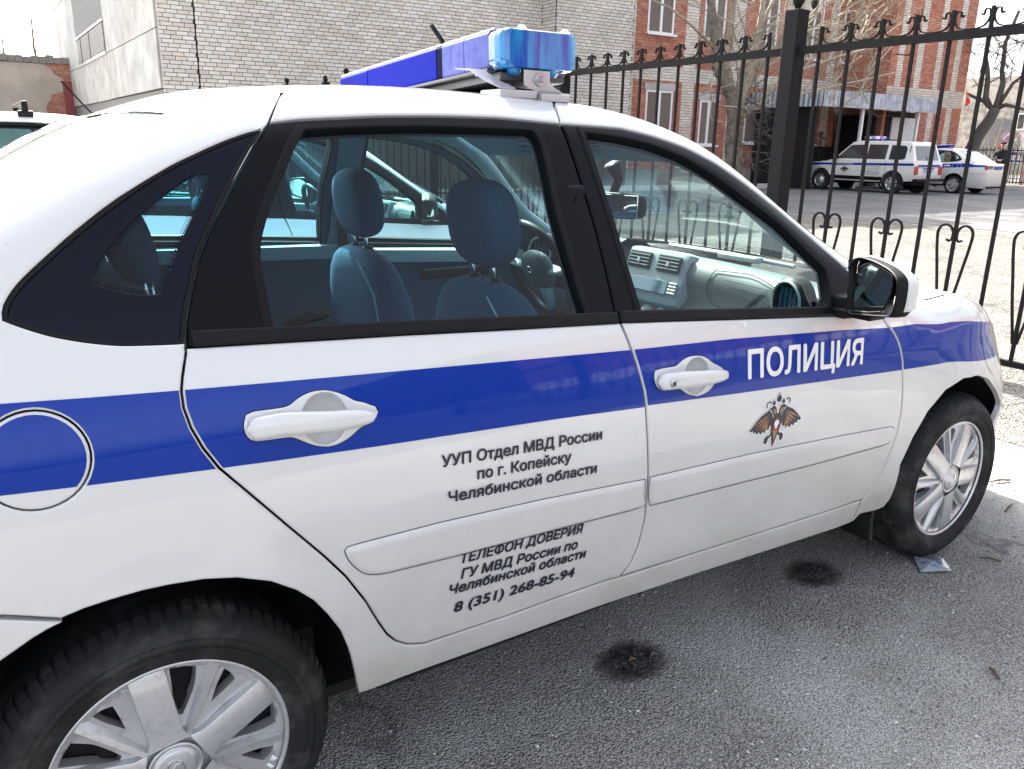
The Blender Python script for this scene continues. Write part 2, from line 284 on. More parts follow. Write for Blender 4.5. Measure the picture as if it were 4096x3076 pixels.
DATA = json.loads('''{"rail":[[0.3004,1.3973],[0.3573,1.4067],[0.4566,1.4119],[0.5031,1.4156],[0.6407,1.42],[0.7911,1.4223],[0.9474,1.411]],"rail2":[[0.9497,1.4111],[1.0171,1.4088],[1.1278,1.3959],[1.1247,1.4102],[1.2163,1.3948],[1.3101,1.3724],[1.3996,1.3315],[1.4904,1.2798],[1.5866,1.2223],[1.683,1.153],[1.7512,1.0895],[1.7893,1.0539]],"beltR":[[0.0925,1.031],[0.1947,1.0261],[0.3295,1.0189],[0.466,1.0122],[0.6987,0.9984],[0.9585,0.9824]],"beltF":[[0.9668,0.9851],[1.1093,0.9748],[1.3093,0.9594],[1.5359,0.9428],[1.7529,0.9268]],"G1u":[[0.36,1.5383],[0.3327,1.4717],[0.3004,1.3973],[0.26,1.3336],[0.2149,1.2771],[0.1683,1.2158],[0.1285,1.1547],[0.1178,1.1231],[0.098,1.074],[0.0888,1.0314]],"G1l":[[0.0888,1.0246],[0.0767,0.9885],[0.0717,0.9692],[0.0708,0.9441],[0.0772,0.912],[0.0905,0.8777],[0.1109,0.8413],[0.2764,0.6366],[0.316,0.5833],[0.3547,0.5169],[0.3824,0.458],[0.4008,0.4236],[0.4197,0.3998],[0.4463,0.3805],[0.4844,0.3675]],"G2u":[[1.0,1.55],[0.9664,1.4886],[0.9474,1.411],[0.9617,1.1859],[0.9636,1.0094],[0.9681,0.9897]],"G2l":[[1.0055,0.8698],[1.0165,0.8317],[1.0242,0.7927],[1.0401,0.6916],[1.0508,0.6272],[1.056,0.562],[1.059,0.5086],[1.0527,0.4426],[1.0357,0.3921],[1.0112,0.363]],"G3":[[1.8946,0.9087],[1.9184,0.8844],[1.9424,0.8645],[1.9653,0.8393],[1.9849,0.8088],[2.0042,0.772],[2.0147,0.7412],[2.0365,0.6728],[2.0546,0.6073],[2.0598,0.5423],[2.0536,0.49],[2.0407,0.4322],[2.0144,0.3764],[1.9728,0.3359]],"RB":[[0.562,0.3654],[0.6858,0.3631],[0.8191,0.3655],[0.9639,0.3656],[1.0053,0.3616]],"FB":[[1.0313,0.3603],[1.2635,0.3535],[1.6081,0.3417],[1.822,0.3341],[1.962,0.3342]],"glassR":[[0.3608,1.3772],[0.4525,1.3827],[0.6047,1.3867],[0.7723,1.3858],[0.8629,1.3847],[0.8754,1.3715],[0.8769,1.3417],[0.8665,1.2184],[0.8702,1.1289],[0.876,1.0537],[0.8837,1.0049],[0.6617,1.0187],[0.4695,1.0274],[0.3329,1.0348],[0.23,1.0379],[0.2299,1.0918],[0.2303,1.1571],[0.2408,1.1909],[0.2724,1.2481],[0.3105,1.3012]],"glassF":[[1.0041,1.3868],[1.1104,1.3765],[1.2008,1.3599],[1.2903,1.3298],[1.3777,1.2811],[1.4653,1.2244],[1.558,1.1654],[1.6023,1.1255],[1.6486,1.0846],[1.6934,1.0469],[1.6888,1.0002],[1.6764,0.9475],[1.4806,0.9638],[1.2621,0.9796],[1.0352,0.9949],[1.0224,1.102],[1.0167,1.1906],[1.0095,1.2929]],"qblack":[[0.2807,1.3771],[0.268,1.3759],[0.2095,1.3537],[0.1257,1.3128],[0.072,1.28],[0.0078,1.2394],[-0.0417,1.2045],[-0.0896,1.167],[-0.1226,1.1397],[-0.1435,1.1138],[-0.1483,1.1028],[-0.1467,1.0936],[-0.1275,1.0827],[-0.0916,1.0665],[-0.0494,1.054],[-0.005,1.0446],[0.0421,1.0408],[0.0875,1.0378],[0.0932,1.0619],[0.1053,1.0987],[0.1228,1.1356],[0.1294,1.1593],[0.1509,1.192],[0.1877,1.2474],[0.2248,1.2973],[0.2619,1.3439],[0.2804,1.3686]],"qglass":[[0.16,1.2949],[0.1748,1.2936],[0.1785,1.2874],[0.1596,1.2578],[0.1246,1.2075],[0.0906,1.1569],[0.0908,1.1553],[0.0785,1.1309],[0.0654,1.1143],[0.0552,1.1126],[0.0316,1.1168],[-0.0023,1.1266],[-0.0218,1.1352],[-0.0239,1.1426],[-0.0191,1.1567],[-0.0122,1.1647],[0.0096,1.1887],[0.05,1.2243],[0.0907,1.2541],[0.1321,1.2802]],"archR":[[-0.375,0.4],[-0.34,0.49],[-0.29,0.55],[-0.2218,0.6028],[-0.1754,0.6286],[-0.1327,0.6501],[-0.1047,0.6563],[-0.0693,0.6603],[-0.0233,0.6628],[0.0165,0.6614],[0.068,0.6557],[0.1214,0.6426],[0.1769,0.6182],[0.2202,0.5874],[0.2502,0.5564],[0.2749,0.5188],[0.3008,0.4715],[0.3179,0.4177],[0.332,0.3527],[0.343,0.296]],"sillb":[[0.6788,0.2899],[0.9469,0.2877],[1.2919,0.2747],[1.6511,0.256],[1.898,0.2447],[1.9954,0.2726]],"sillbf":[[1.9971,0.27],[2.075,0.2614],[2.1185,0.2642],[2.1324,0.2962]],"archF":[[2.1163,0.4246],[2.1485,0.5094],[2.1968,0.5841],[2.2741,0.6422],[2.3684,0.6665],[2.469,0.6605],[2.58,0.6269],[2.6668,0.5733],[2.7637,0.5002],[2.74,0.43],[2.7,0.37],[2.64,0.33]],"hood":[[2.3211,1.0816],[2.3322,1.0246],[2.4637,0.9629],[2.51,0.88]],"reg":[[0.1534,1.5237],[0.0925,1.4559],[0.0215,1.4224],[-0.0536,1.3764],[-0.1224,1.3543]],"bumpR":[[-0.2117,0.6755],[-0.133,0.648]],"stT":[[-0.1678,0.9835],[-0.0622,0.977],[0.0701,0.97],[0.3931,0.9545],[0.9869,0.926],[1.301,0.915],[1.7216,0.8914],[1.9201,0.877],[1.9349,0.8763],[2.2432,0.8698],[2.59,0.83]],"stB":[[-0.1861,0.8595],[-0.0871,0.8527],[0.107,0.8415],[0.3777,0.8274],[0.7778,0.8103],[1.0156,0.7961],[1.0268,0.7986],[1.3675,0.7785],[2.01,0.7452],[2.2685,0.7347],[2.83,0.66]],"mldR":[[0.314,0.6389],[0.3189,0.6444],[0.3396,0.6454],[0.5101,0.6448],[0.7453,0.6358],[1.0134,0.6189],[1.0399,0.6162],[1.0473,0.5468],[1.0094,0.5455],[0.7964,0.5531],[0.5504,0.5592],[0.3891,0.567],[0.3588,0.5747],[0.3456,0.5842],[0.3264,0.6076],[0.3155,0.6282]],"mldF":[[1.0561,0.6185],[1.401,0.6068],[1.776,0.5849],[2.0222,0.568],[2.0349,0.5587],[2.0331,0.5179],[2.0086,0.5109],[1.6397,0.5196],[1.2867,0.534],[1.0685,0.5428],[1.0613,0.5518],[1.0556,0.5861]],"hplR":[[0.1558,0.9046],[0.1618,0.9185],[0.1705,0.9226],[0.2034,0.9217],[0.2318,0.9214],[0.251,0.9337],[0.2725,0.9398],[0.2934,0.9401],[0.3137,0.9345],[0.3365,0.9226],[0.3475,0.9124],[0.3629,0.91],[0.3776,0.9004],[0.3839,0.8986],[0.3883,0.8877],[0.3815,0.877],[0.365,0.8694],[0.3492,0.8668],[0.3423,0.8586],[0.323,0.8488],[0.3044,0.8435],[0.2867,0.8453],[0.2815,0.8455],[0.2614,0.8536],[0.2421,0.8659],[0.2312,0.8722],[0.1697,0.8746],[0.1596,0.882],[0.1555,0.8965]],"hcupR":[[0.2942,0.9358],[0.3403,0.9062],[0.2833,0.8481],[0.2387,0.8995]],"hgrR":[[0.1567,0.9018],[0.164,0.9155],[0.2306,0.9133],[0.3432,0.9043],[0.3811,0.8895],[0.3819,0.8813],[0.3496,0.8706],[0.2035,0.88],[0.1651,0.8824]],"hplF":[[1.043,0.8582],[1.0479,0.8735],[1.0669,0.8758],[1.1135,0.8749],[1.1279,0.8853],[1.1509,0.8918],[1.1795,0.8911],[1.2053,0.8838],[1.2255,0.8687],[1.2492,0.8573],[1.2643,0.8489],[1.2692,0.8375],[1.2615,0.8278],[1.2346,0.8208],[1.2208,0.8054],[1.198,0.7979],[1.1717,0.7976],[1.1418,0.8088],[1.1212,0.8245],[1.0658,0.8265],[1.0522,0.8347]],"hcupF":[[1.1749,0.8909],[1.2224,0.8628],[1.1757,0.7983],[1.1238,0.8346]],"hgrF":[[1.0444,0.85],[1.0493,0.8673],[1.1103,0.8631],[1.2492,0.856],[1.2692,0.8397],[1.2374,0.8247],[1.1211,0.8258],[1.0603,0.8294]],"fuel":[[-0.0649,0.8931],[-0.1393,0.9677],[-0.1691,0.8346],[-0.1712,0.961]],"txt":{"l1":[[0.5109,0.7611],[0.8984,0.7444],[0.5093,0.7842]],"l2":[[0.5893,0.7195],[0.8174,0.7096],[0.67,0.7389],[0.6725,0.7156]],"l3":[[0.5252,0.6848],[0.8895,0.6683],[0.5231,0.7074]],"l4":[[0.5552,0.5397],[0.8652,0.526],[0.5571,0.5619]],"l5":[[0.5611,0.5023],[0.8571,0.4879],[0.5656,0.5249]],"l6":[[0.534,0.4725],[0.8838,0.4571],[0.5328,0.4947]],"l7":[[0.5482,0.425],[0.8575,0.4145],[0.5526,0.4488]],"pol":[[1.3497,0.8145],[1.8053,0.7922],[1.3374,0.8826],[1.7748,0.8592]],"emb":[[1.3784,0.6804],[1.5714,0.6728],[1.468,0.7427],[1.4813,0.6199],[1.4748,0.6725]]}}''')
for k_ in DATA:
    if k_ != 'txt': DATA[k_] = [tuple(p) for p in DATA[k_]]

def resample(poly, step=.012, closed=True):
    out = []; n = len(poly)
    for i in range(n if closed else n-1):
        a = poly[i]; b = poly[(i+1) % n]; d = hypot(b[0]-a[0], b[1]-a[1]); k = max(1, int(round(d/step)))
        for j in range(k): out.append((a[0]+(b[0]-a[0])*j/k, a[1]+(b[1]-a[1])*j/k))
    if not closed: out.append(poly[-1])
    return out
def smoothpoly(poly, it=1, keep=.75):
    """round a traced outline, keeping real corners"""
    p = np.array(poly)
    for _ in range(it):
        a = np.roll(p, 1, 0); b = np.roll(p, -1, 0)
        u = p-a; v = b-p; c = (u*v).sum(1)/(np.linalg.norm(u, axis=1)*np.linalg.norm(v, axis=1)+1e-9)
        q = .5*p+.25*(a+b); p = np.where((c > keep)[:, None], q, p)
    return [tuple(q) for q in p]
def area(p): return .5*sum(p[i][0]*p[(i+1) % len(p)][1]-p[(i+1) % len(p)][0]*p[i][1] for i in range(len(p)))
def inset(poly, d):
    p = np.array(poly); sgn = 1 if area(poly) > 0 else -1
    a = np.roll(p, 1, 0); b = np.roll(p, -1, 0); u = p-a; v = b-p
    u /= np.linalg.norm(u, axis=1)[:, None]+1e-12; v /= np.linalg.norm(v, axis=1)[:, None]+1e-12
    n1 = np.stack([-u[:, 1], u[:, 0]], 1); n2 = np.stack([-v[:, 1], v[:, 0]], 1); n = n1+n2
    n /= np.maximum((n*n).sum(1)[:, None]/2, .7)
    return [tuple(q) for q in (p+n*d*sgn)]
def inside(pts, poly):
    x = pts[:, 0]; y = pts[:, 1]; P = np.array(poly); c = np.zeros(len(pts), bool); j = len(P)-1
    for i in range(len(P)):
        m = ((P[i, 1] > y) != (P[j, 1] > y)) & (x < (P[j, 0]-P[i, 0])*(y-P[i, 1])/(P[j, 1]-P[i, 1]+1e-15)+P[i, 0]); c ^= m; j = i
    return c
def tri2d(pts):
    r = delaunay_2d_cdt([Vector(p) for p in pts], [(i, (i+1) % len(pts)) for i in range(len(pts))], [], 0, 1e-7, True)
    W = np.array([(p.x, p.y) for p in r[0]]); F = [list(f) for f in r[2]]; ok = inside(np.array([W[f].mean(0) for f in F]), [tuple(p) for p in pts])
    return (r[0], None, [f for f, k in zip(F, ok) if k], r[3])
def panel_geo(outer, holes=(), off=0., gap=.0022, rnd=.004, drop=.003, depth=.016, grid=.022, step=.012, clip=None, fill=None, holegap=0., smooth=0):
    """points on the skin: returns verts3d(near side), faces, normals"""
    if smooth: outer = smoothpoly(resample(outer, step), smooth)
    B0 = inset(resample(outer, step), gap) if gap else resample(outer, step)
    loops0 = [B0]+[inset(resample(h, step), -holegap) for h in holes]
    loops1 = [inset(loops0[0], rnd)]+[inset(h, -rnd) for h in loops0[1:]]
    P = []; E = []
    for L in loops0+loops1:
        n0 = len(P); P += L; E += [(n0+i, n0+(i+1) % len(L)) for i in range(len(L))]
    nb = sum(len(L) for L in loops0)
    a = np.array(B0); xs = np.arange(a[:, 0].min(), a[:, 0].max(), grid); ys = np.arange(a[:, 1].min(), a[:, 1].max(), grid)
    X, Y = np.meshgrid(xs, ys); X = X+((np.arange(len(ys)) % 2)*grid/2)[:, None]; g = np.stack([X.ravel(), Y.ravel()], 1)
    ok = inside(g, inset(loops1[0], grid*.35))
    for h in loops1[1:]: ok &= ~inside(g, inset(h, -grid*.35))
    g = g[ok]
    # finer rows over the rounded corner of the section
    z1 = fT(g[:, 0])-fC(g[:, 0])-.075
    cor = g[(g[:, 1] > z1-.03) & (g[:, 1] < z1+LC+.03)]
    ex = [cor+np.array([dx, dy]) for dx, dy in ((0, grid/2), (grid/2, grid/4))]
    allp = np.concatenate([np.array(P), g]+ex) if len(cor) else np.concatenate([np.array(P), g])
    if len(cor):
        e = np.concatenate(ex); ok = inside(e, inset(loops1[0], grid*.2))
        for h in loops1[1:]: ok &= ~inside(e, inset(h, -grid*.2))
        allp = np.concatenate([np.array(P), g, e[ok]])
    r = delaunay_2d_cdt([Vector((p[0], p[1])) for p in allp], E, [], 0, 1e-6, True)
    V = np.array([(p.x, p.y) for p in r[0]]); F = [list(f) for f in r[2]]
    cen = np.array([V[f].mean(0) for f in F])
    ok = inside(cen, loops0[0])
    for h in loops0[1:]: ok &= ~inside(cen, h)
    F = [f for f, k in zip(F, ok) if k]
    own = [min(o) if o else 10**9 for o in r[3]]
    pos = {}
    for i, o in enumerate(own):
        for q in r[3][i]: pos[q] = i
    p3 = S(V[:, 0], V[:, 1]); nn = N(V[:, 0], V[:, 1])
    isb = np.array([o < nb for o in own])
    p3 = p3+nn*(np.where(isb, off-drop, off))[:, None]
    nor = nn.copy()
    verts = list(p3); norm = list(nor); base = 0
    for li, L in enumerate(loops0):
        sg = (1 if area(L) > 0 else -1)*(1 if li == 0 else -1)
        pa = np.array(L); t = np.roll(pa, -1, 0)-np.roll(pa, 1, 0); t /= np.linalg.norm(t, axis=1)[:, None]+1e-12
        o2 = np.stack([t[:, 1], -t[:, 0]], 1)*sg
        h = 1e-3; d3 = S(pa[:, 0]+o2[:, 0]*h, pa[:, 1]+o2[:, 1]*h)-S(pa[:, 0], pa[:, 1]); d3 /= np.linalg.norm(d3, axis=1)[:, None]+1e-12
        nb3 = N(pa[:, 0], pa[:, 1]); n = len(L); ids = [pos.get(base+i, 0) for i in range(n)]
        for i in range(n):
            q = nb3[i]+d3[i]; norm[ids[i]] = q/np.linalg.norm(q)
        s0 = len(verts)
        if depth:
            for i in range(n):
                verts.append(verts[ids[i]]-nb3[i]*.001); norm.append(d3[i])
            for i in range(n):
                verts.append(verts[ids[i]]-nb3[i]*depth); norm.append(d3[i])
            for i in range(n):
                j = (i+1) % n
                for q in ([ids[i], ids[j], s0+j, s0+i], [s0+i, s0+j, s0+n+j, s0+n+i]):
                    if (sg < 0) ^ (li > 0): q = q[::-1]
                    F.append(q[::-1])
        base += n
    return np.array(verts), F, np.array(norm)
def put(name, geo, m, parent, side=-1, extra=None):
    v, f, n = geo
    # orient faces by normals
    FF = []
    for q in f:
        a, b, c = v[q[0]], v[q[1]], v[q[2]]
        k = np.dot(np.cross(b-a, c-a), n[q[0]]+n[q[1]]+n[q[2]])
        FF.append(q if k > 0 else q[::-1])
    if side > 0:
        v = v*np.array([1, -1, 1]); n = n*np.array([1, -1, 1]); FF = [q[::-1] for q in FF]
    return mesh(name, v, FF, m, True, parent, n)
def joingeo(*gs):
    V = []; F = []; NN = []
    for v, f, n in gs:
        k = len(V); V += list(v); NN += list(n); F += [[i+k for i in q] for q in f]
    return np.array(V), F, np.array(NN)
def curve_y(pts, x):
    a = np.array(sorted(pts)); return np.interp(x, a[:, 0], a[:, 1])
def clip_band(poly, top, bot, hole=None, step=.012):
    """cells of the band between two curves that lie inside a panel outline"""
    pass
def band_geo(outer, top, bot, holes=(), off=.0006, gap=.0025, grid=.02):
    """sticker: the part of a panel between the two lines"""
    B0 = inset(resample(outer, .01), gap); a = np.array(B0)
    xs = np.arange(a[:, 0].min()-.01, a[:, 0].max()+.02, .01)
    T = [(x, float(curve_y(top, x))) for x in xs]; Bt = [(x, float(curve_y(bot, x))) for x in xs]
    band = T+Bt[::-1]
    P = list(B0); E = [(i, (i+1) % len(B0)) for i in range(len(B0))]
    for L in [inset(resample(h, .008), 0) for h in holes]:
        n0 = len(P); P += L; E += [(n0+i, n0+(i+1) % len(L)) for i in range(len(L))]
    for L in (T, Bt):
        n0 = len(P); P += L; E += [(n0+i, n0+i+1) for i in range(len(L)-1)]
    g = []
    for x in np.arange(a[:, 0].min(), a[:, 0].max(), grid):
        t = float(curve_y(top, x)); b = float(curve_y(bot, x))
        for k in range(1, 6): g.append((x+.003, b+(t-b)*k/6))
    g = np.array(g); g = g[inside(g, inset(B0, .004))]
    for h in holes: g = g[~inside(g, inset(h, -.004))]
    allp = P+[tuple(q) for q in g]
    r = delaunay_2d_cdt([Vector(p) for p in allp], E, [], 0, 1e-6, False)
    V = np.array([(p.x, p.y) for p in r[0]]); F = [list(f) for f in r[2]]; cen = np.array([V[f].mean(0) for f in F])
    ok = inside(cen, B0) & inside(cen, band)
    for h in holes: ok &= ~inside(cen, h)
    F = [f for f, k in zip(F, ok) if k]; nn = N(V[:, 0], V[:, 1]); p3 = S(V[:, 0], V[:, 1])+nn*off
    used = sorted({i for f in F for i in f}); mp = {o: i for i, o in enumerate(used)}
    return p3[used], [[mp[i] for i in f] for f in F], nn[used]
def strip_geo(x0, x1, e0, nx=40, ny=24, off=0., thick=0.):
    """top skin: x0(t), x1(t) front/back limits, t 0 at edge .. 1 centre; e0(x) the s of its side edge"""
    V = []; NN = []
    ts = list(np.linspace(0, 1, ny//2+1))
    rows = []
    for i in range(nx+1):
        row = []
        for t in ts:
            x = x0(t)+(x1(t)-x0(t))*i/nx
            T = fT(x); c = fC(x); wv = fW(x, T-c); yE = fS(T-c)*wv; sc_ = (T-c-.075)+LC+yE-.09
            s = e0(x)+(sc_-e0(x))*t; row.append((x, s))
        rows.append(row)
    A = np.array(rows); p = S(A[..., 0], A[..., 1]); n = N(A[..., 0], A[..., 1]); n[:, -1] = n[:, -2]*np.array([1, 0, 1]); n /= np.linalg.norm(n, axis=-1, keepdims=True)
    p = p+n*off; m = np.array([1, -1, 1])
    full = np.concatenate([p, (p*m)[:, ::-1][:, 1:]], 1); fn = np.concatenate([n, (n*m)[:, ::-1][:, 1:]], 1)
    a, b = full.shape[:2]; F = [[i*b+j, (i+1)*b+j, (i+1)*b+j+1, i*b+j+1] for i in range(a-1) for j in range(b-1)]
    return full.reshape(-1, 3), F, fn.reshape(-1, 3)
def put_raw(name, geo, m, parent): return put(name, geo, m, parent, -1)
def on_skin(x, s, off=0.):
    return S(np.array(x), np.array(s))+N(np.array(x), np.array(s))*off
GL = {}
def glyphs(txt, res=3):
    if txt in GL: return GL[txt]
    cu = bpy.data.curves.new('t', 'FONT'); cu.body = txt; cu.size = 1; cu.resolution_u = res; cu.fill_mode = 'NONE'
    ob = bpy.data.objects.new('t', cu); COL.objects.link(ob)
    me = bpy.data.meshes.new_from_object(ob.evaluated_get(bpy.context.evaluated_depsgraph_get()))
    v = [tuple(q.co)[:2] for q in me.vertices]; nb = {}
    for e_ in me.edges:
        for a_, b_ in (tuple(e_.vertices), tuple(e_.vertices)[::-1]): nb.setdefault(a_, []).append(b_)
    loops = []; seen = set()
    for s0 in nb:
        if s0 in seen: continue
        L = [s0]; seen.add(s0); cur = s0
        while True:
            nx = [q for q in nb[cur] if q not in seen]
            if not nx: break
            cur = nx[0]; seen.add(cur); L.append(cur)
        if len(L) > 2: loops.append([v[i] for i in L])
    bpy.data.objects.remove(ob); bpy.data.curves.remove(cu); bpy.data.meshes.remove(me)
    V = []; F = []; bb = [(min(p[0] for p in L), max(p[0] for p in L)) for L in loops]; used = [False]*len(loops)
    for i in sorted(range(len(loops)), key=lambda i: bb[i][0]-bb[i][1]):
        if used[i]: continue
        grp = [j for j in range(len(loops)) if not used[j] and bb[j][0] >= bb[i][0]-1e-6 and bb[j][1] <= bb[i][1]+1e-6]
        for j in grp: used[j] = True
        P = []; E = []
        for j in grp:
            n0 = len(P); P += loops[j]; E += [(n0+k, n0+(k+1) % len(loops[j])) for k in range(len(loops[j]))]
        r = delaunay_2d_cdt([Vector(p) for p in P], E, [], 0, 1e-6, False); W = np.array([(p.x, p.y) for p in r[0]]); T_ = [list(q) for q in r[2]]
        cen = np.array([W[q].mean(0) for q in T_]); ins = np.zeros(len(T_), bool)
        for j in grp: ins ^= inside(cen, loops[j])
        k0 = len(V); V += [(p[0], p[1], 0) for p in W]; F += [[q_+k0 for q_ in q] for q, ok in zip(T_, ins) if ok]
    GL[txt] = (np.array(V), F); return GL[txt]
def text_geo(txt, p0, p1, ptop, off=.0012, shear=0., bold=.012, extra_w=0.):
    if bold:
        gs = [text_geo(txt, p0, p1, ptop, off+.00012*i, shear, 0, (dx*bold, dy*bold)) for i, (dx, dy) in enumerate(((0, 0), (1, 0), (-1, 0), (0, 1), (0, -1), (.7, .7), (-.7, .7), (.7, -.7), (-.7, -.7)))]
        return joingeo(*gs)
    """lettering laid on the skin: p0,p1 baseline ends, ptop = top of first capital"""
    v, f = glyphs(txt)
    x0 = v[:, 0].min(); x1 = v[:, 0].max(); cap = .73
    ew = extra_w or (0, 0); u = (v[:, 0]-x0+ew[0])/(x1-x0); h = (v[:, 1]+ew[1])/cap
    p0 = np.array(p0); p1 = np.array(p1); H = np.array(ptop)[1]-p0[1]
    X = p0[0]+(p1[0]-p0[0])*u+h*H*shear; Sx = p0[1]+(p1[1]-p0[1])*u+h*H
    nn = N(X, Sx); return S(X, Sx)+nn*off, f, nn

# ================================================================== the police car
def ditch_s(x): return float(fT(x)-fC(x)-.075+(LC*.95 if x < 1.25 else LC*(.95-.35*min(1, (x-1.25)/.5))))
def hood_s(x): 
    z1 = float(fT(x)-fC(x)-.075); return z1+float(np.interp(x, [1.9, 2.2, 2.33, 2.46, 2.55, 2.7, 3.1], [.12, .165, .17, .138, .09, .05, .03]))
D_ = DATA
def REGS(x):
    r_ = D_['reg'][::-1]; e_ = float(fT(r_[0][0])-fC(r_[0][0])-.075); d_ = r_[0][1]-e_
    return float(np.interp(x, [p[0] for p in r_], [p[1] for p in r_])) if x > r_[0][0] else float(fT(x)-fC(x)-.075)+d_*max(.25, 1-(r_[0][0]-x)*1.2)
G2 = D_['G2u'][:-1]; g2l = D_['G2l']; G1u = D_['G1u']; G1l = D_['G1l']; G3 = D_['G3']
rail2 = [p for i, p in enumerate(D_['rail2']) if i != 2]
rearU = G1u[:3]+D_['rail'][1:]+G2[::-1][-2:-1][:0]+G2[1:2]+G2[:1]+[(x, ditch_s(x)) for x in (.9, .8, .7, .6, .5, .42)]
frontU = [G2[0], G2[1], (G2[2][0], G2[2][1])]+rail2[1:]+[(1.83, ditch_s(1.83)-.01)]+[(x, ditch_s(x)) for x in (1.75, 1.65, 1.55, 1.45, 1.35, 1.25, 1.15, 1.05)]
rearL = [(.0888, 1.031)]+G1l+D_['RB']+g2l[::-1][1:]+[(.9681, .9845)]+D_['beltR'][::-1][1:-1]
frontL = [(.9715, .9845)]+g2l+D_['FB'][1:]+G3[::-1]+[(1.882, .921), (1.80, .924)]+D_['beltF'][::-1][:-1]
blackR = [(.3007, 1.3989)]+D_['rail'][1:]+[(.9617, 1.1859), (.9636, 1.0094), (.9681, .9845)]+D_['beltR'][::-1][1:]+G1u[::-1][:7]
blackR = [p for i, p in enumerate(blackR) if i == 0 or hypot(p[0]-blackR[i-1][0], p[1]-blackR[i-1][1]) > .004]
blackF = [(.9497, 1.411)]+rail2[1:]+[(1.845, 1.0), (1.87, .945), (1.882, .9225), (1.80, .9255)]+D_['beltF'][::-1]+[(.9636, 1.0094), (.9617, 1.1859)]
quarter_top = G1u[::-1][1:]  # follow gap upwards
gapline = [(.484, .3665)]+G1l[::-1][1:]+[(.0888, 1.031)]+G1u[::-1][1:]
quarter = (gapline+[(x, ditch_s(x)) for x in (.30, .24, .19)]+D_['reg'][:]+[(x, REGS(x)) for x in (-.22, -.33, -.45)]+[(-.56, REGS(-.56)), (-.62, .975), (-.75, .985), (-.9, .975), (-.955, .93), (-.96, .8), (-.96, .66), (-.6, .67), (-.35, .675)]
           + D_['bumpR']+D_['archR'][5:]+[(.41, .293)]+D_['sillb'][:-1]+[(1.97, .246), (1.968, .3325), (1.95, .332)]+D_['FB'][::-1][1:]+D_['RB'][::-1][:])
fender = G3[:-1]+[(1.9728, .331), (1.973, .247)]+D_['sillbf']+D_['archF']+[(2.80, .33), (2.83, .45), (2.86, .60), (2.72, .72), (2.66, .80)]+[(x, hood_s(x)) for x in (2.60, 2.55, 2.46, 2.4, 2.33, 2.2, 2.1, 2.0)]+[(1.93, hood_s(1.93)), (1.86, 1.075), (1.85, 1.02), (1.876, .95), (1.888, .922)]
headl = [(2.66, .80), (2.72, .72), (2.86, .60), (3.0, .58), (3.12, .62), (3.10, .70), (2.95, .76), (2.8, .80)]
bumperF = [(2.80, .33), (2.83, .45), (2.86, .60), (3.0, .58), (3.12, .62), (3.262, .62), (3.262, .20), (2.75, .22)]
bumperR = [(-.36, .40), (-.34, .49), (-.29, .55), (-.2218, .6028), (-.1754, .6286), (-.134, .6465), (-.2117, .672), (-.35, .6725), (-.6, .667), (-.98, .657), (-.985, .2), (-.4, .22)]
FUEL = [(-.137+.071*cos(a), .899+.071*sin(a)) for a in np.linspace(0, 2*pi, 40)[:-1]]
qblack = D_['qblack']
CUPR, CUPF = [[(c[0]+c[2]*.9*cos(a), c[1]+c[2]*.97*sin(a)) for a in np.linspace(0, 2*pi, 28)[:-1]] for c in ((.291, .8925, .047), (1.174, .8445, .046))]
car = empty('police_car', (0, 0, 0)); tag(car, 'white police sedan with blue stripe and blue light bar, filling the foreground', 'police car', 'white sedans parked side by side')
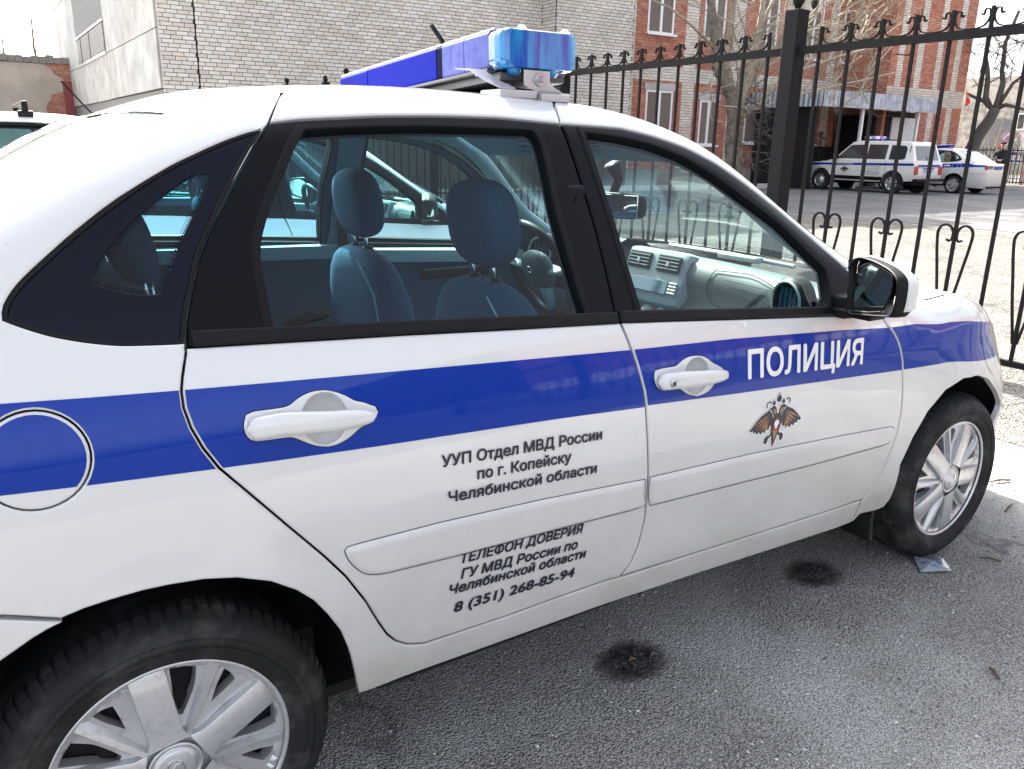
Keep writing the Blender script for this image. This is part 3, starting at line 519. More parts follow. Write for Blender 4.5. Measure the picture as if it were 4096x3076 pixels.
def doorset(side):
    s = side; near = s < 0
    rd = put('rear_door', joingeo(panel_geo(rearL, [CUPR]), panel_geo(rearU)), M['paint'], car, s)
    fd = put('front_door', joingeo(panel_geo(frontL, [CUPF]), panel_geo(frontU)), M['paint'], car, s)
    qp = put('side_panel', panel_geo(quarter, [smoothpoly(resample(qblack), 2), FUEL], holegap=.0018), M['paint'], car, s)
    fe = put('front_fender', panel_geo(fender), M['paint'], car, s)
    hl = put('headlight', panel_geo(headl, off=-.002), M['ceramic'], car, s)
    gR = smoothpoly(resample(D_['glassR'], .01), 4); gF = smoothpoly(resample(D_['glassF'], .01), 4)
    for d, bl, g, gm in ((rd, blackR, gR, 'glassR'), (fd, blackF, gF, 'glassF')):
        put('window_frame', panel_geo(bl, [g], off=-.004, depth=.03), M['black_trim'], d, s)
        put('window_glass', panel_geo(inset(g, -.006), off=-.016, depth=0, gap=0, drop=0), M['glass'] if d is rd else M['glassf'], d, s)
        # rubber channel round the glass
        put('window_seal', panel_geo(inset(g, -.0145), [inset(g, .0015)], off=-.001, gap=0, depth=.02, rnd=.002, drop=.002, grid=.03), M['seal'], d, s)
    put('gap_backing', panel_geo([(.06, 1.03), (.06, .9), (.10, .80), (.27, .66), (.385, .53), (.40, .36), (.5, .345), (1.96, .31), (2.06, .38), (2.09, .55), (2.07, .72), (1.98, .90), (1.93, .93), (1.85, .92), (1.0, .985)], off=-.03, gap=0, drop=0, depth=0, grid=.08), M['gap'], car, s)  # black backing sheet added so the door gaps read dark
    # belt mouldings
    for d, bt in ((rd, [(.101, 1.0305)]+D_['beltR'][1:-1]+[(.9635, .9825)]), (fd, [(.9725, .9838)]+D_['beltF'][1:]+[(1.83, .9235)])):
        put('belt_moulding', panel_geo(bt+[(x, y+.024) for x, y in bt[::-1]], off=.004, gap=0, rnd=.005, drop=.005, depth=.012, grid=.03), M['black'], d, s)
    # protective side mouldings, same paint as the doors
    for d, mo in ((rd, D_['mldR']), (fd, D_['mldF'])):
        mm = smoothpoly(resample(mo, .008), 3)
        a_ = panel_geo(mm, off=.010, gap=0, rnd=.012, drop=.009, depth=.004, grid=.018)
        put('side_moulding', a_, M['paint'], d, s)
        put('moulding_edge', panel_geo(inset(mm, -.0018), off=.0008, gap=0, rnd=.001, drop=0, depth=0, grid=.05), M['gap'], d, s)
    # fuel flap
    ff = put('fuel_flap', panel_geo(FUEL, off=.0, gap=.0015, grid=.016), M['paint'], car, s)
    # quarter glass
    qb = smoothpoly(resample(qblack), 2); qg = smoothpoly(resample(D_['qglass'], .008), 5)
    qf = put('quarter_window', panel_geo(qb, [qg], off=-.006, gap=.004, depth=.004), M['ceramic'], car, s)
    put('window_glass', panel_geo(inset(qg, -.004), off=-.009, depth=0, gap=0, drop=0), M['glass'], qf, s)
    put('window_seal', panel_geo(inset(qb, -.001), [inset(qb, .0055)], off=-.004, gap=0, depth=.006, rnd=.0015, drop=.001, grid=.05), M['black'], qf, s)
    if near:   # fading dot print round the clear pane
        vv = []; ff_ = []; 
        for row in range(2):
            L = resample(inset(qg, .0015+row*.0040), .0050); r_ = .0017-row*.0006
            for j, p in enumerate(L):
                if j % 1: continue
                c3 = on_skin([p[0]], [p[1]], -.0072)[0]; n3 = N(np.array(p[0]), np.array(p[1])); u = np.array([1, 0, 0.]); u -= n3*np.dot(u, n3); u /= np.linalg.norm(u); w_ = np.cross(n3, u); k = len(vv)
                vv += [c3+(u*cos(a)+w_*sin(a))*r_ for a in np.linspace(0, 2*pi, 7)[:-1]]; ff_.append(list(range(k, k+6)))
        o = mesh('dot_print', vv, ff_, M['ceramic'], False, qf); o['kind'] = 'stuff'
    # stripe
    holeR = D_['hplR']; holeF = D_['hplF']
    for d, outl, hs in ((rd, rearL, [holeR]), (fd, frontL, [holeF]), (qp, gapline[:22]+[(-.3, 1.031), (-.95, .98), (-.95, .66), (-.133, .66), (.3, .55)], [inset(FUEL, -.004)]), (ff, FUEL, []),
                        (fe, G3+[(2.0, .6), (2.86, .6), (2.72, .72), (2.66, .80), (2.58, .9), (2.1, .95)], [])):
        put('stripe', band_geo(outl, [(-.95, .99)]+D_['stT'][:-1]+[(2.72, .80)], [(-.95, .885)]+D_['stB'], hs, gap=.0045 if outl is not FUEL else .006), M['blue'], d, s)
    # handles
    for d, pl, cup, gr in ((rd, D_['hplR'], (.291, .8925, .047), D_['hgrR']), (fd, D_['hplF'], (1.174, .8445, .046), D_['hgrF'])):
        pls = smoothpoly(resample(pl, .005), 4); cp = [(cup[0]+cup[2]*.86*cos(a), cup[1]+cup[2]*.93*sin(a)) for a in np.linspace(0, 2*pi, 32)[:-1]]
        hb = put('handle_surround', panel_geo(pls, [cp], off=.005, gap=0, rnd=.004, drop=.003, depth=.009, grid=.01, step=.004), M['paint'], d, s)
        # hollow cup
        vv = []; ff_ = []; nr = 7
        for i in range(nr+1):
            rr = 1.0-i/nr*.96
            for k in range(31):
                a = 2*pi*k/31; px = cup[0]+cup[2]*.87*rr*cos(a); pz = cup[1]+cup[2]*.94*rr*sin(a)
                dep = -.004-.024*math.sqrt(max(0, 1-rr*rr)); vv.append(on_skin([px], [pz], dep)[0]*(np.array([1, 1, 1])))
        vv = np.array(vv)
        for i in range(nr):
            for k in range(31): ff_.append([i*31+k, i*31+(k+1) % 31, (i+1)*31+(k+1) % 31, (i+1)*31+k])
        if s > 0: vv = vv*np.array([1, -1, 1])
        mesh('handle_cup', vv, ff_, M['paint'], True, hb)
        put('panel_gap', panel_geo(inset(pls, -.0016), [cp], off=.0009, gap=0, rnd=.001, drop=0, depth=0, grid=.03), M['gap'], hb, s)
        # grip bar: swept rounded section
        g_ = np.array(gr); x0_, x1_ = g_[:, 0].min()+.0005, g_[:, 0].max()-.001; n_ = 22; vv = []; ff_ = []; K = 14
        up_ = np.array([p for p in gr if True]); 
        for i in range(n_+1):
            t = i/n_; px = x0_+(x1_-x0_)*t
            zc = np.interp(t, [0, .25, .6, 1], [(.896, .8985, .890, .8845) if gr is D_['hgrR'] else (.8485, .8475, .8425, .8375)][0])
            e = min(1, math.sqrt(max(0, 1-((abs(t-.5)*2)**(22 if t < .5 else 8))))); hh = np.interp(t, [0, .3, .7, 1], [.0185, .0190, .0165, .0125])*e+.0006; th = .0115*e+.0006; lift = .012+.012*sin(pi*min(1, max(0, t)))
            for k in range(K):
                a = 2*pi*k/K; c_, s_ = cos(a), sin(a); u = math.copysign(abs(c_)**.75, c_)*hh; w_ = math.copysign(abs(s_)**.75, s_)*th+lift
                vv.append(on_skin([px], [zc+u], 0)[0]+N(np.array(px), np.array(zc))*w_)
        for i in range(n_):
            for k in range(K): ff_.append([i*K+k, i*K+(k+1) % K, (i+1)*K+(k+1) % K, (i+1)*K+k])
        ff_ += [list(range(K)), [n_*K+k for k in range(K)][::-1]]
        vv = np.array(vv)
        if s > 0: vv = vv*np.array([1, -1, 1])
        h_ = mesh('door_handle', vv, ff_, M['paint'], True, d)
        h_.data.validate()
        if near:
            # shut line across the grip and key lock
            px = x0_+(x1_-x0_)*.28; zc = .897 if gr is D_['hgrR'] else .8475
            ring = [on_skin([px], [zc+.0172*cos(a)], 0)[0]+N(np.array(px), np.array(zc))*(.0115*sin(a)+.0205) for a in np.linspace(-.5, pi+.5, 16)]
            b_ = MB(); b_.tube(ring, .0007, 5); b_.build('handle_joint', M['gap'], hb)
            if d is fd:
                b_ = MB(); c3 = on_skin([x0_+.032], [zc], 0)[0]; n3 = np.array(N(np.array(px), np.array(zc)))
                b_.lathe([(.0001, 0), (.0065, 0), (.0075, .001), (.0085, 0), (.009, -.003)], (0, 0, 0), 'y', 18)
                b_.v = [tuple(np.array([c3[0]+v[0], c3[1]-.032-v[1], c3[2]+v[2]])) for v in b_.v]
                b_.build('key_lock', M['steel'], fd, True)
                b_ = MB(); b_.box(c3[0]+-.001, c3[0]+.001, c3[1]-.0345, c3[1]-.033, c3[2]-.004, c3[2]+.004); b_.build('keyhole', M['gap'], fd)
    return rd, fd, qp, fe
RD, FD, QP, FE = doorset(-1)
doorset(1)
# top skin
put_raw('roof', strip_geo(lambda t: .150-.072*t, lambda t: 1.24+.14*t, ditch_s, 50, 30), M['paint'], car)
b = MB()
for sgn in (-1, 1):
    b = MB(); b.tube([S(np.array(x), np.array(ditch_s(x)))*np.array([1, -sgn, 1])-np.array([0, 0, .0035]) for x in np.linspace(.34, 1.75, 40)], .0040, 6); b.build('drip_moulding', M['black'], car, True)
def ws_edge(x): return ditch_s(x)
ws = put_raw('windscreen', strip_geo(lambda t: 1.255+.135*t, lambda t: 2.0+.165*t, lambda x: ditch_s(x)+.004, 30, 30), M['glassw'], car)
rg = put_raw('rear_window', strip_geo(lambda t: -.52-.09*t, lambda t: .155-.075*t, lambda x: REGS(x)-.008, 30, 24, off=-.003), mat('rear_window_glass', (.30, .37, .36), .08, 0, 1.0), car)
b = MB()
for i in range(1, 9):
    u = i/9
    pts = []
    for t in np.linspace(.05, 1, 12):
        x = (-.52-.09*t)*(1-u)+(.155-.075*t)*u; T = fT(x); yE = fS(T-fC(x))*fW(x, T-fC(x)); s0 = REGS(x); s1 = T-fC(x)-.075+LC+yE-.09
        s_ = s0+(s1-s0)*t; p = S(np.array(x), np.array(s_))+N(np.array(x), np.array(s_))*-.003; pts.append(p)
    full = pts+[q*np.array([1, -1, 1]) for q in pts[::-1][1:]]; b.tube(full, .0006, 4)
b.build('heater_wires', M['black'], car)
put_raw('boot_lid', strip_geo(lambda t: -.95-.03*t, lambda t: -.535-.09*t, lambda x: .985, 14, 20), M['paint'], car)
put_raw('bonnet', strip_geo(lambda t: 2.04+.16*t, lambda t: 2.98+.2*t, lambda x: hood_s(x)+.003, 40, 30), M['paint'], car)
b = MB()
b.tube([S(np.array(x), np.array(hood_s(x)))+np.array([0, .003, -.002]) for x in np.linspace(2.0, 2.62, 30)], .0022, 5); b.build('bonnet_gap', M['gap'], car, True)
for s in (-1, 1):
    bf = put('front_bumper', panel_geo(bumperF), M['paint'], car, s); br = put('rear_bumper', panel_geo(bumperR, off=.002), M['paint'], car, s)
# nose and tail closing pieces
b = MB(); b.bbox(3.0, 3.25, -.45, .45, .22, .66, .05); b.build('grille', M['black'], car, True)
b = MB(); b.bbox(-.985, -.90, -.655, .655, .25, .955, .05); b.build('tail_panel', M['paint'], car, True)
# lettering and emblem on the near side
TX = DATA['txt']
for key, d, t, sh, ext, mm, bd in (('l1', RD, 'УУП Отдел МВД России', 0, 0, 'letter', .030), ('l2', RD, 'по г. Копейску', 0, 0, 'letter', .030), ('l3', RD, 'Челябинской области', 0, 0, 'letter', .030),
                               ('l4', RD, 'ТЕЛЕФОН ДОВЕРИЯ', .16, 0, 'letter', .030), ('l5', RD, 'ГУ МВД России по', .16, 0, 'letter', .030), ('l6', RD, 'Челябинской области', .16, 0, 'letter', .030), ('l7', RD, '8 (351) 268-85-94', .16, 0, 'letter', .030),
                               ('pol', FD, 'ПОЛИЦИЯ', -.03, 0, 'letterw', .026)):
    q = TX[key]; top = q[2]
    if key == 'l2': top = (q[0][0], q[0][1]+(q[2][1]-q[3][1])-.0005)
    put('lettering', text_geo(t, q[0], q[1], top, shear=sh, bold=bd, off=.0022 if key == 'pol' else .0018), M[mm], d, -1)
# emblem: two headed eagle
def emb(polys, m, off, name):
    cx, cz = 1.4752, .6755; V = []; F = []; NN = []
    for pl in polys:
        pts = [(cx+x*.1, cz+y*.1-x*.0035*0) for x, y in pl]
        r = tri2d(pts)
        k = len(V); a = np.array([(p.x, p.y) for p in r[0]]); n = N(a[:, 0], a[:, 1]); V += list(S(a[:, 0], a[:, 1])+n*off); NN += list(n); F += [[i+k for i in f] for f in r[2]]
    put(name, (np.array(V), F, np.array(NN)), m, EMB, -1)
EMB = FD
gold = mat('emblem_gold', (.40, .22, .08), .4); redm = mat('emblem_red', (.30, .02, .03), .4); wh = mat('emblem_white', (.8, .8, .8), .4)
def mir(pl): return [(-x, y) for x, y in pl][::-1]
wing = [(.12, .12), (.22, .34), (.33, .43), (.46, .38), (.62, .31), (.80, .17), (1.0, -.02), (.93, -.06), (.87, -.03), (.83, -.12), (.76, -.08), (.70, -.17), (.62, -.11), (.56, -.20), (.47, -.12), (.41, -.19), (.34, -.08), (.28, -.13), (.22, .0), (.14, -.02)]
feath = []
for i in range(7):
    x0, y0 = .27+.008*i, .33-.055*i; L = .70-.095*i; an = rad(-24-6.5*i)
    feath.append([(x0, y0), (x0+L*.5*cos(an)+.012, y0+L*.5*sin(an)+.028), (x0+L*cos(an), y0+L*sin(an)), (x0+L*.5*cos(an)-.008, y0+L*.5*sin(an)-.012)])
body = [(-.15, .22), (-.08, .30), (.08, .30), (.15, .22), (.20, 0), (.16, -.22), (.10, -.36), (.06, -.50), (0, -.66), (-.06, -.50), (-.10, -.36), (-.16, -.22), (-.20, 0)]
head = [(.02, .26), (.05, .40), (.10, .50), (.20, .52), (.27, .48), (.36, .43), (.28, .42), (.23, .39), (.20, .33), (.15, .24)]
crown = lambda cx, cy, k: [(cx-k*.5, cy), (cx+k*.5, cy), (cx+k*.75, cy+k*.8), (cx+k*.4, cy+k*1.25), (cx+k*.12, cy+k*1.4), (cx+k*.12, cy+k*1.9), (cx-k*.12, cy+k*1.9), (cx-k*.12, cy+k*1.4), (cx-k*.4, cy+k*1.25), (cx-k*.75, cy+k*.8)]
leg = [(.12, -.20), (.20, -.28), (.27, -.27), (.36, -.34), (.37, -.45), (.30, -.52), (.23, -.47), (.22, -.38), (.14, -.32)]
def arc(cx, cy, r, a0, a1, w_): return [(cx+r*cos(t), cy+r*sin(t)) for t in np.linspace(a0, a1, 9)]+[(cx+(r-w_)*cos(t), cy+(r-w_)*sin(t)) for t in np.linspace(a1, a0, 9)]
def grow(pl, d): return inset(resample(pl, .05), -d)
bits = [wing, mir(wing), body, head, mir(head), leg, mir(leg), crown(0, .60, .13), crown(.18, .535, .085), crown(-.18, .535, .085)]
emb([grow(p, .030) for p in bits], wh, .0010, 'emblem')
emb(bits+[arc(.36, .56, .1, -.8, 2.6, .03), arc(-.36, .56, .1, .5, 3.9, .03)], M['letter'], .0016, 'emblem')
emb(feath+[mir(p) for p in feath]+[[(x*.62, y*.62-.03) for x, y in body]]+[[(.07, .30), (.10, .40), (.16, .45), (.20, .42), (.13, .30)], [(-.13, .30), (-.20, .42), (-.16, .45), (-.10, .40), (-.07, .30)]], gold, .0021, 'emblem')
emb([[(.12*cos(a), -.02+.17*sin(a)) for a in np.linspace(0, 2*pi, 20)[:-1]]], redm, .0026, 'emblem')
emb([[(.09*cos(a), .03+.09*sin(a)) for a in np.linspace(0, 2*pi, 14)[:-1]], [(-.05, -.12), (.05, -.10), (.02, .02), (-.03, .0)]], wh, .003, 'emblem')
# ---- wheels
def plate(outer, holes, hf, depth, grid, m, name, parent, place, skirt=True, bevel=.0):
    P = []; E = []
    for L in [outer]+holes:
        n0 = len(P); P += L; E += [(n0+i, n0+(i+1) % len(L)) for i in range(len(L))]
    nb = len(P)
    g = np.stack(np.meshgrid(np.arange(-.21, .21, grid), np.arange(-.21, .21, grid)), -1).reshape(-1, 2)
    ok = inside(g, inset(outer, grid*.4))
    for h in holes: ok &= ~inside(g, inset(h, -grid*.4))
    r = delaunay_2d_cdt([Vector(p) for p in P+[tuple(q) for q in g[ok]]], E, [], 0, 1e-7, False)
    V = np.array([(p.x, p.y) for p in r[0]]); F = [list(f) for f in r[2]]; cen = np.array([V[f].mean(0) for f in F]); k = inside(cen, outer)
    for h in holes: k &= ~inside(cen, h)
    F = [f for f, q in zip(F, k) if q]
    v = [(p[0], p[1], hf(p[0], p[1])) for p in V]; base = 0
    for L in [outer]+holes:
        s0 = len(v); n = len(L); v += [(p[0]*.985+0, p[1]*.985, hf(p[0], p[1])-depth) for p in L]
        for i in range(n): F.append([base+i, base+(i+1) % n, s0+(i+1) % n, s0+i])
        base += n
    v = [place(*p) for p in v]
    o = mesh(name, v, F, m, True, parent); 
    bm = bmesh.new(); bm.from_mesh(o.data); bmesh.ops.recalc_face_normals(bm, faces=bm.faces); bm.to_mesh(o.data); bm.free(); o.data.set_sharp_from_angle(angle=rad(32)); return o
def pol(r, a): return (r*cos(rad(a)), r*sin(rad(a)))
def make_wheel(x, side, rot):
    yo = -.8*(-side)*1.0
    wl = empty('wheel', (x, .8*side, .287)); wl.parent = car
    pl = lambda px, py, h: (px, side*h, py)
    dome = lambda px, py: .004-.012*(hypot(px, py)/.2)**2-(.012 if hypot(px, py) > .178 else .0)*0
    holes = []
    for k in range(5):
        a = rot+72*k
        big = [pol(.183, a-25.5), pol(.186, a-18), pol(.186, a-11.5), pol(.14, a-13), pol(.096, a-12.5), pol(.094, a-22.5), pol(.115, a-25.5), pol(.15, a-27.5)]
        sm = [pol(.182, a-41.5), pol(.180, a-47), pol(.170, a-51.5), pol(.145, a-49.5), pol(.119, a-45.5), pol(.15, a-42.2)]
        holes += [smoothpoly(resample(big, .008), 2), smoothpoly(resample(sm, .008), 2)]
    outer = [pol(.2015, a) for a in range(0, 360, 5)]
    def hf(px, py):
        r = hypot(px, py); a = (math.degrees(math.atan2(py, px))-rot) % 72; ab = min(a, 72-a); h = dome(px, py)-.009
        if r > .186: h += .004+.004*min(1, (r-.186)/.006)
        elif .06 < r: h -= .004*sin(pi*min(1, (r-.06)/.12))
        return h
    plate(outer, holes, hf, .024, .0075, M['hubcap'], 'hubcap', wl, pl)
    for k in range(5):      # broad flat spokes
        a = rot+72*k; u = Vector((cos(rad(a)), sin(rad(a)))); n = Vector((-u.y, u.x)); b = MB(); vv = []
        for i, r in enumerate(np.linspace(.05, .199, 9)):
            hw = .0275+.0015*i/8+(.008 if i == 0 else 0)
            for q, dz in ((-1.07, -.014), (-1, -.001), (-.93, .0), (.93, 0), (1, -.001), (1.07, -.014)):
                p = u*r+n*hw*q; vv.append(pl(p.x, p.y, .004-.012*(r/.2)**2+dz+.002-(.006 if i == 8 else 0)))
        ff = [[i*6+j, i*6+j+1, (i+1)*6+j+1, (i+1)*6+j] for i in range(8) for j in range(5)]
        b.add(vv, ff); b.build('spoke', M['hubcap'], wl, False, 40)
        a = rot+72*k-34.5; u = Vector((cos(rad(a)), sin(rad(a)))); n = Vector((-u.y, u.x)); b = MB(); vv = []      # narrow ridged spokes
        for i, r in enumerate(np.linspace(.058, .194, 9)):
            hw = np.interp(r, [.058, .194], [.005, .0085])
            for q, dz in ((-2.4, -.018), (-.8, -.001), (.8, .001), (1.9, -.014)):
                p = u*r+n*hw*q; vv.append(pl(p.x, p.y, .003-.011*(r/.2)**2+dz))
        b.add(vv, [[i*4+j, i*4+j+1, (i+1)*4+j+1, (i+1)*4+j] for i in range(8) for j in range(3)]); b.build('narrow_spoke', M['hubcap'], wl, False, 40)
    # outer lip
    b = MB(); b.lathe([(.196, -.004), (.199, .0005), (.2035, .0005), (.2055, -.006), (.2045, -.014)], (0, 0, 0), 'y', 72)
    b.v = [(p[0], p[1]*side, p[2]) for p in b.v]; b.build('wheel_rim', M['hubcap'], wl, True)
    b = MB(); b.lathe([(.0001, .0085), (.030, .0075), (.036, .005), (.0365, .002), (.041, .002), (.042, .004), (.0455, .0045), (.047, .001)], (0, 0, 0), 'y', 40); b.v = [(p[0], p[1]*side, p[2]) for p in b.v]
    b.build('centre_cap', M['hubcap'], wl, True, None)
    b = MB(); pts = [(.021*cos(t), .0088*side, .0125*sin(t)) for t in np.linspace(0, 2*pi, 28)]; b.tube([(p[0]*cos(rad(rot+10))-p[2]*sin(rad(rot+10)), p[1], p[0]*sin(rad(rot+10))+p[2]*cos(rad(rot+10))) for p in pts], .0012, 6, False)
    boat = [(-.013, -.002), (-.004, .003), (0, .010), (.012, .008), (.004, .0), (.006, -.007), (-.001, -.007)]
    b.tube([(p[0], .0085*side, p[1]) for p in boat+boat[:1]], .0011, 5, False)
    b.build('logo', M['chrome'], wl, True)
    # dark brake and inner rim behind
    b = MB(); b.lathe([(.0001, -.03), (.12, -.03), (.125, -.045), (.197, -.05), (.2, -.02)], (0, 0, 0), 'y', 40); b.v = [(p[0], p[1]*side, p[2]) for p in b.v]; b.build('brake_disc', M['gap'], wl, True)
    # tyre
    prof = [(.196, -.012), (.204, .000), (.212, .006), (.225, .0125), (.240, .0155), (.2425, .0172), (.2445, .0155), (.258, .0125), (.268, .006), (.277, -.003), (.284, -.016), (.2885, -.028), (.2905, -.045), (.291, -.09), (.2905, -.14), (.284, -.165), (.26, -.185), (.2, -.18)]
    b = MB(); b.lathe(prof, (0, 0, 0), 'y', 96); b.v = [(p[0], p[1]*side, p[2]) for p in b.v]; b.build('tyre', M['rubber'], wl, True)
    b = MB()
    for k in range(72):     # shoulder blocks
        a0 = 2*pi*k/72; vv = []
        for rr, hh in ((.2785, -.0045), (.2865, -.018), (.2925, -.032), (.2945, -.055)):
            for da in (-.031, .031): vv.append((rr*cos(a0+da), (hh+.001)*side, rr*sin(a0+da)))
        b.add(vv, [[0, 1, 3, 2], [2, 3, 5, 4], [4, 5, 7, 6]])
    for rr, hw in ((.2335, .0022), (.2505, .002)):
        b.lathe([(rr-hw, .0125), (rr-hw*.5, .0165 if rr < .24 else .0158), (rr+hw*.5, .0165 if rr < .24 else .0158), (rr+hw, .0125)], (0, 0, 0), 'y', 96)
        n_ = 96*4; b.v[-n_:] = [(p[0], p[1]*side, p[2]) for p in b.v[-n_:]]
    t = b.build('tread', M['rubber'], wl); t['kind'] = 'stuff'
    return wl
make_wheel(0, -1, 98.5); make_wheel(2.476, -1, 65.5); make_wheel(0, 1, 20); make_wheel(2.476, 1, 50)
# wheel houses, underbody
for xc in (0, 2.476):
    for s_ in (-1, 1):
        b = MB(); vv = []; n_ = 16
        for t in np.linspace(-.02, pi+.02, n_):
            for y in (0, 1, 2):
                yo_ = min(.80, abs(float(S(np.array(xc+.375*cos(t)), np.array(.287+.375*sin(t)))[1]))-.022); vv.append((xc+.375*cos(t), s_*(yo_, yo_-.03, .50)[y], .287+.375*sin(t)))
        b.add(vv, [[i*3+j, i*3+j+1, (i+1)*3+j+1, (i+1)*3+j] for i in range(n_-1) for j in range(2)])
        vv = [(xc+.375*cos(t), s_*.50, .287+.375*sin(t)) for t in np.linspace(-.02, pi+.02, n_)]; b.add(vv, [list(range(n_))])
        b.build('wheel_housing', M['gap'], car)
b = MB(); b.box(.40, 2.05, -.765, .765, .262, .275); b.box(-.9, -.4, -.65, .65, .2, .235); b.box(2.85, 3.1, -.5, .5, .2, .235); b.box(-.4, .36, -.49, .49, .24, .27); b.box(2.1, 2.85, -.49, .49, .2, .3); b.box(2.06, 2.075, -.79, -.49, .2, .9); b.box(2.06, 2.075, .49, .79, .2, .9)
b.build('underbody', M['gap'], car)
b = MB(); b.bbox(2.085, 2.10, -.765, -.63, .13, .34, .006, Matrix.Translation((2.1, 0, .3)) @ Matrix.Rotation(rad(-12), 4, 'Y') @ Matrix.Translation((-2.1, 0, -.3))); b.build('mud_flap', M['rubber'], car, False, 40)
b = MB(); b.bbox(.42, 2.02, -.765, -.742, .262, .34, .006); b.build('inner_sill', M['gap'], car)
# ---- door mirrors
MIR_G = [(-.877, 1.05), (-.884, 1.065), (-.9, 1.075), (-.921, 1.083), (-.951, 1.081), (-.984, 1.076), (-1.013, 1.068), (-1.018, 1.05), (-1.014, 1.023), (-1.004, 1.0), (-.992, .98), (-.938, .966), (-.874, .955), (-.869, .984), (-.872, 1.031)]
MIR_H = [(-.840, 1.062), (-.846, 1.077), (-.858, 1.087), (-.888, 1.095), (-.944, 1.093), (-1.0, 1.085), (-1.026, 1.076), (-1.039, 1.068), (-1.046, 1.055), (-1.047, 1.03), (-1.046, 1.006), (-1.042, .985), (-1.034, .975), (-.958, .960), (-.868, .944), (-.856, .952), (-.849, 1.015)]
def make_mirror(s, glassm):
    root = empty('door_mirror', (0, 0, 0)); root.parent = car
    T = lambda v: [(p[0], p[1]*(1 if s < 0 else -1), p[2]) for p in v]
    nx, ny = .887, -.461; cy_, cz_ = -.945, 1.018
    def ring(L, k, d, up_=0): return [(2.13+.52*(cy_+(y-cy_)*k)+nx*d, cy_+(y-cy_)*k+ny*d, cz_+(z-cz_)*k+up_) for y, z in L]
    H = smoothpoly(resample(MIR_H, .008), 2); n_ = len(H); quad = lambda m: [[i*n_+j, i*n_+(j+1) % n_, (i+1)*n_+(j+1) % n_, (i+1)*n_+j] for i in range(m-1) for j in range(n_)]
    se = [ring(H, .90, .010), ring(H, .93, .002), ring(H, .975, -.002), ring(H, 1.0, .003), ring(H, 1.012, .012), ring(H, 1.015, .024)]
    b = MB(); b.add(T([p for r_ in se for p in r_]), quad(6)); b.build('mirror_housing', M['black'], root, True)
    se = [ring(H, 1.0, .024), ring(H, 1.035, .026), ring(H, 1.02, .036), ring(H, .96, .050), ring(H, .86, .062), ring(H, .66, .072), ring(H, .4, .077), ring(H, .05, .079)]
    se = [[(p[0], p[1], max(p[2], .995 if k > 0 else p[2])) for p in r_] for k, r_ in enumerate(se)]
    b = MB(); b.add(T([p for r_ in se for p in r_]), quad(8)); b.build('mirror_cover', M['paint'], root, True)
    se = [ring(H, 1.0, .024), ring(H, .99, .04), ring(H, .86, .055), ring(H, .4, .068), ring(H, .05, .07)]
    b = MB(); b.add(T([p for r_ in se for p in r_]), quad(5)); b.build('mirror_base', M['black'], root, True)
    G = smoothpoly(resample(MIR_G, .006), 2); b = MB(); b.add(T(ring(G, 1.0, .006)), [list(range(len(G)))]); b.build('mirror_glass', glassm, root)
    b = MB(); g2 = ring(G, 1.02, .0045); b.tube(T(g2+g2[:1]), .0022, 5, False); b.build('glass_surround', M['black'], root, True)
    v_, f_ = superell(0, 0, 0, .030, .012, .024, .6, .7, 16, 10); b = MB(); b.add(T([(1.618+p[0]*.8, -1.050+p[1]+p[0]*-.3, 1.012+p[2]) for p in v_]), f_); b.build('indicator', mat('indicator_lens', (.72, .70, .66), .12, 0, 1), root, True)
    b = MB(); b.bbox(1.68, 1.75, -.93, -.80, .935, .955, .008); b.bbox(1.69, 1.79, -.855, -.79, .925, .985, .012); b.v = T(b.v); b.build('mirror_foot', M['black'], root, True)
    return root
make_mirror(-1, M['mirror']); make_mirror(1, M['mirror'])

# ---- light bar on the roof
blueg = mat('lens_blue_deep', (.0, .006, .24), .6, 0, 0, spec=.05); 
def lensmat(name, a, b_, sc_):
    m = mat(name, a, .07, 0, 1.0); n = m.node_tree.nodes; l = m.node_tree.links
    tc = n.new('ShaderNodeTexCoord'); mp = n.new('ShaderNodeMapping'); mp.inputs['Scale'].default_value = sc_
    t = n.new('ShaderNodeTexNoise'); t.inputs['Scale'].default_value = 1; t.inputs['Detail'].default_value = 4
    r = n.new('ShaderNodeValToRGB'); r.color_ramp.elements[0].position = .38; r.color_ramp.elements[0].color = (*a, 1); r.color_ramp.elements[1].position = .62; r.color_ramp.elements[1].color = (*b_, 1)
    l.new(tc.outputs['Object'], mp.inputs[0]); l.new(mp.outputs[0], t.inputs['Vector']); l.new(t.outputs[0], r.inputs[0]); l.new(r.outputs[0], n['Principled BSDF'].inputs['Base Color']); return m
blend = lensmat('lens_blue_end', (.002, .06, .36), (.005, .26, .55), (45, 45, 4))
grayl = lensmat('lens_speaker', (.075, .09, .28), (.10, .12, .34), (40, 40, 40)); grayl.node_tree.nodes['Principled BSDF'].inputs['Coat Weight'].default_value = 0; grayl.node_tree.nodes['Principled BSDF'].inputs['Roughness'].default_value = .7; grayl.node_tree.nodes['Principled BSDF'].inputs['Specular IOR Level'].default_value = .1
LB = empty('light_bar', (.968, 0, 1.4635)); LB.parent = car; LB.rotation_euler = (rad(-2.9), 0, rad(-1.4))
def bar_sec(y, x0, x1, z0, z1, r=.018, n=9):
    pts = []
    for cx_, cz_, a0 in ((x1-r, z1-r, 0), (x0+r, z1-r, 90), (x0+r, z0+r, 180), (x1-r, z0+r, 270)):
        for k in range(n+1):
            a = rad(a0+90*k/n); pts.append((cx_+r*cos(a), y, cz_+r*sin(a)))
    return pts
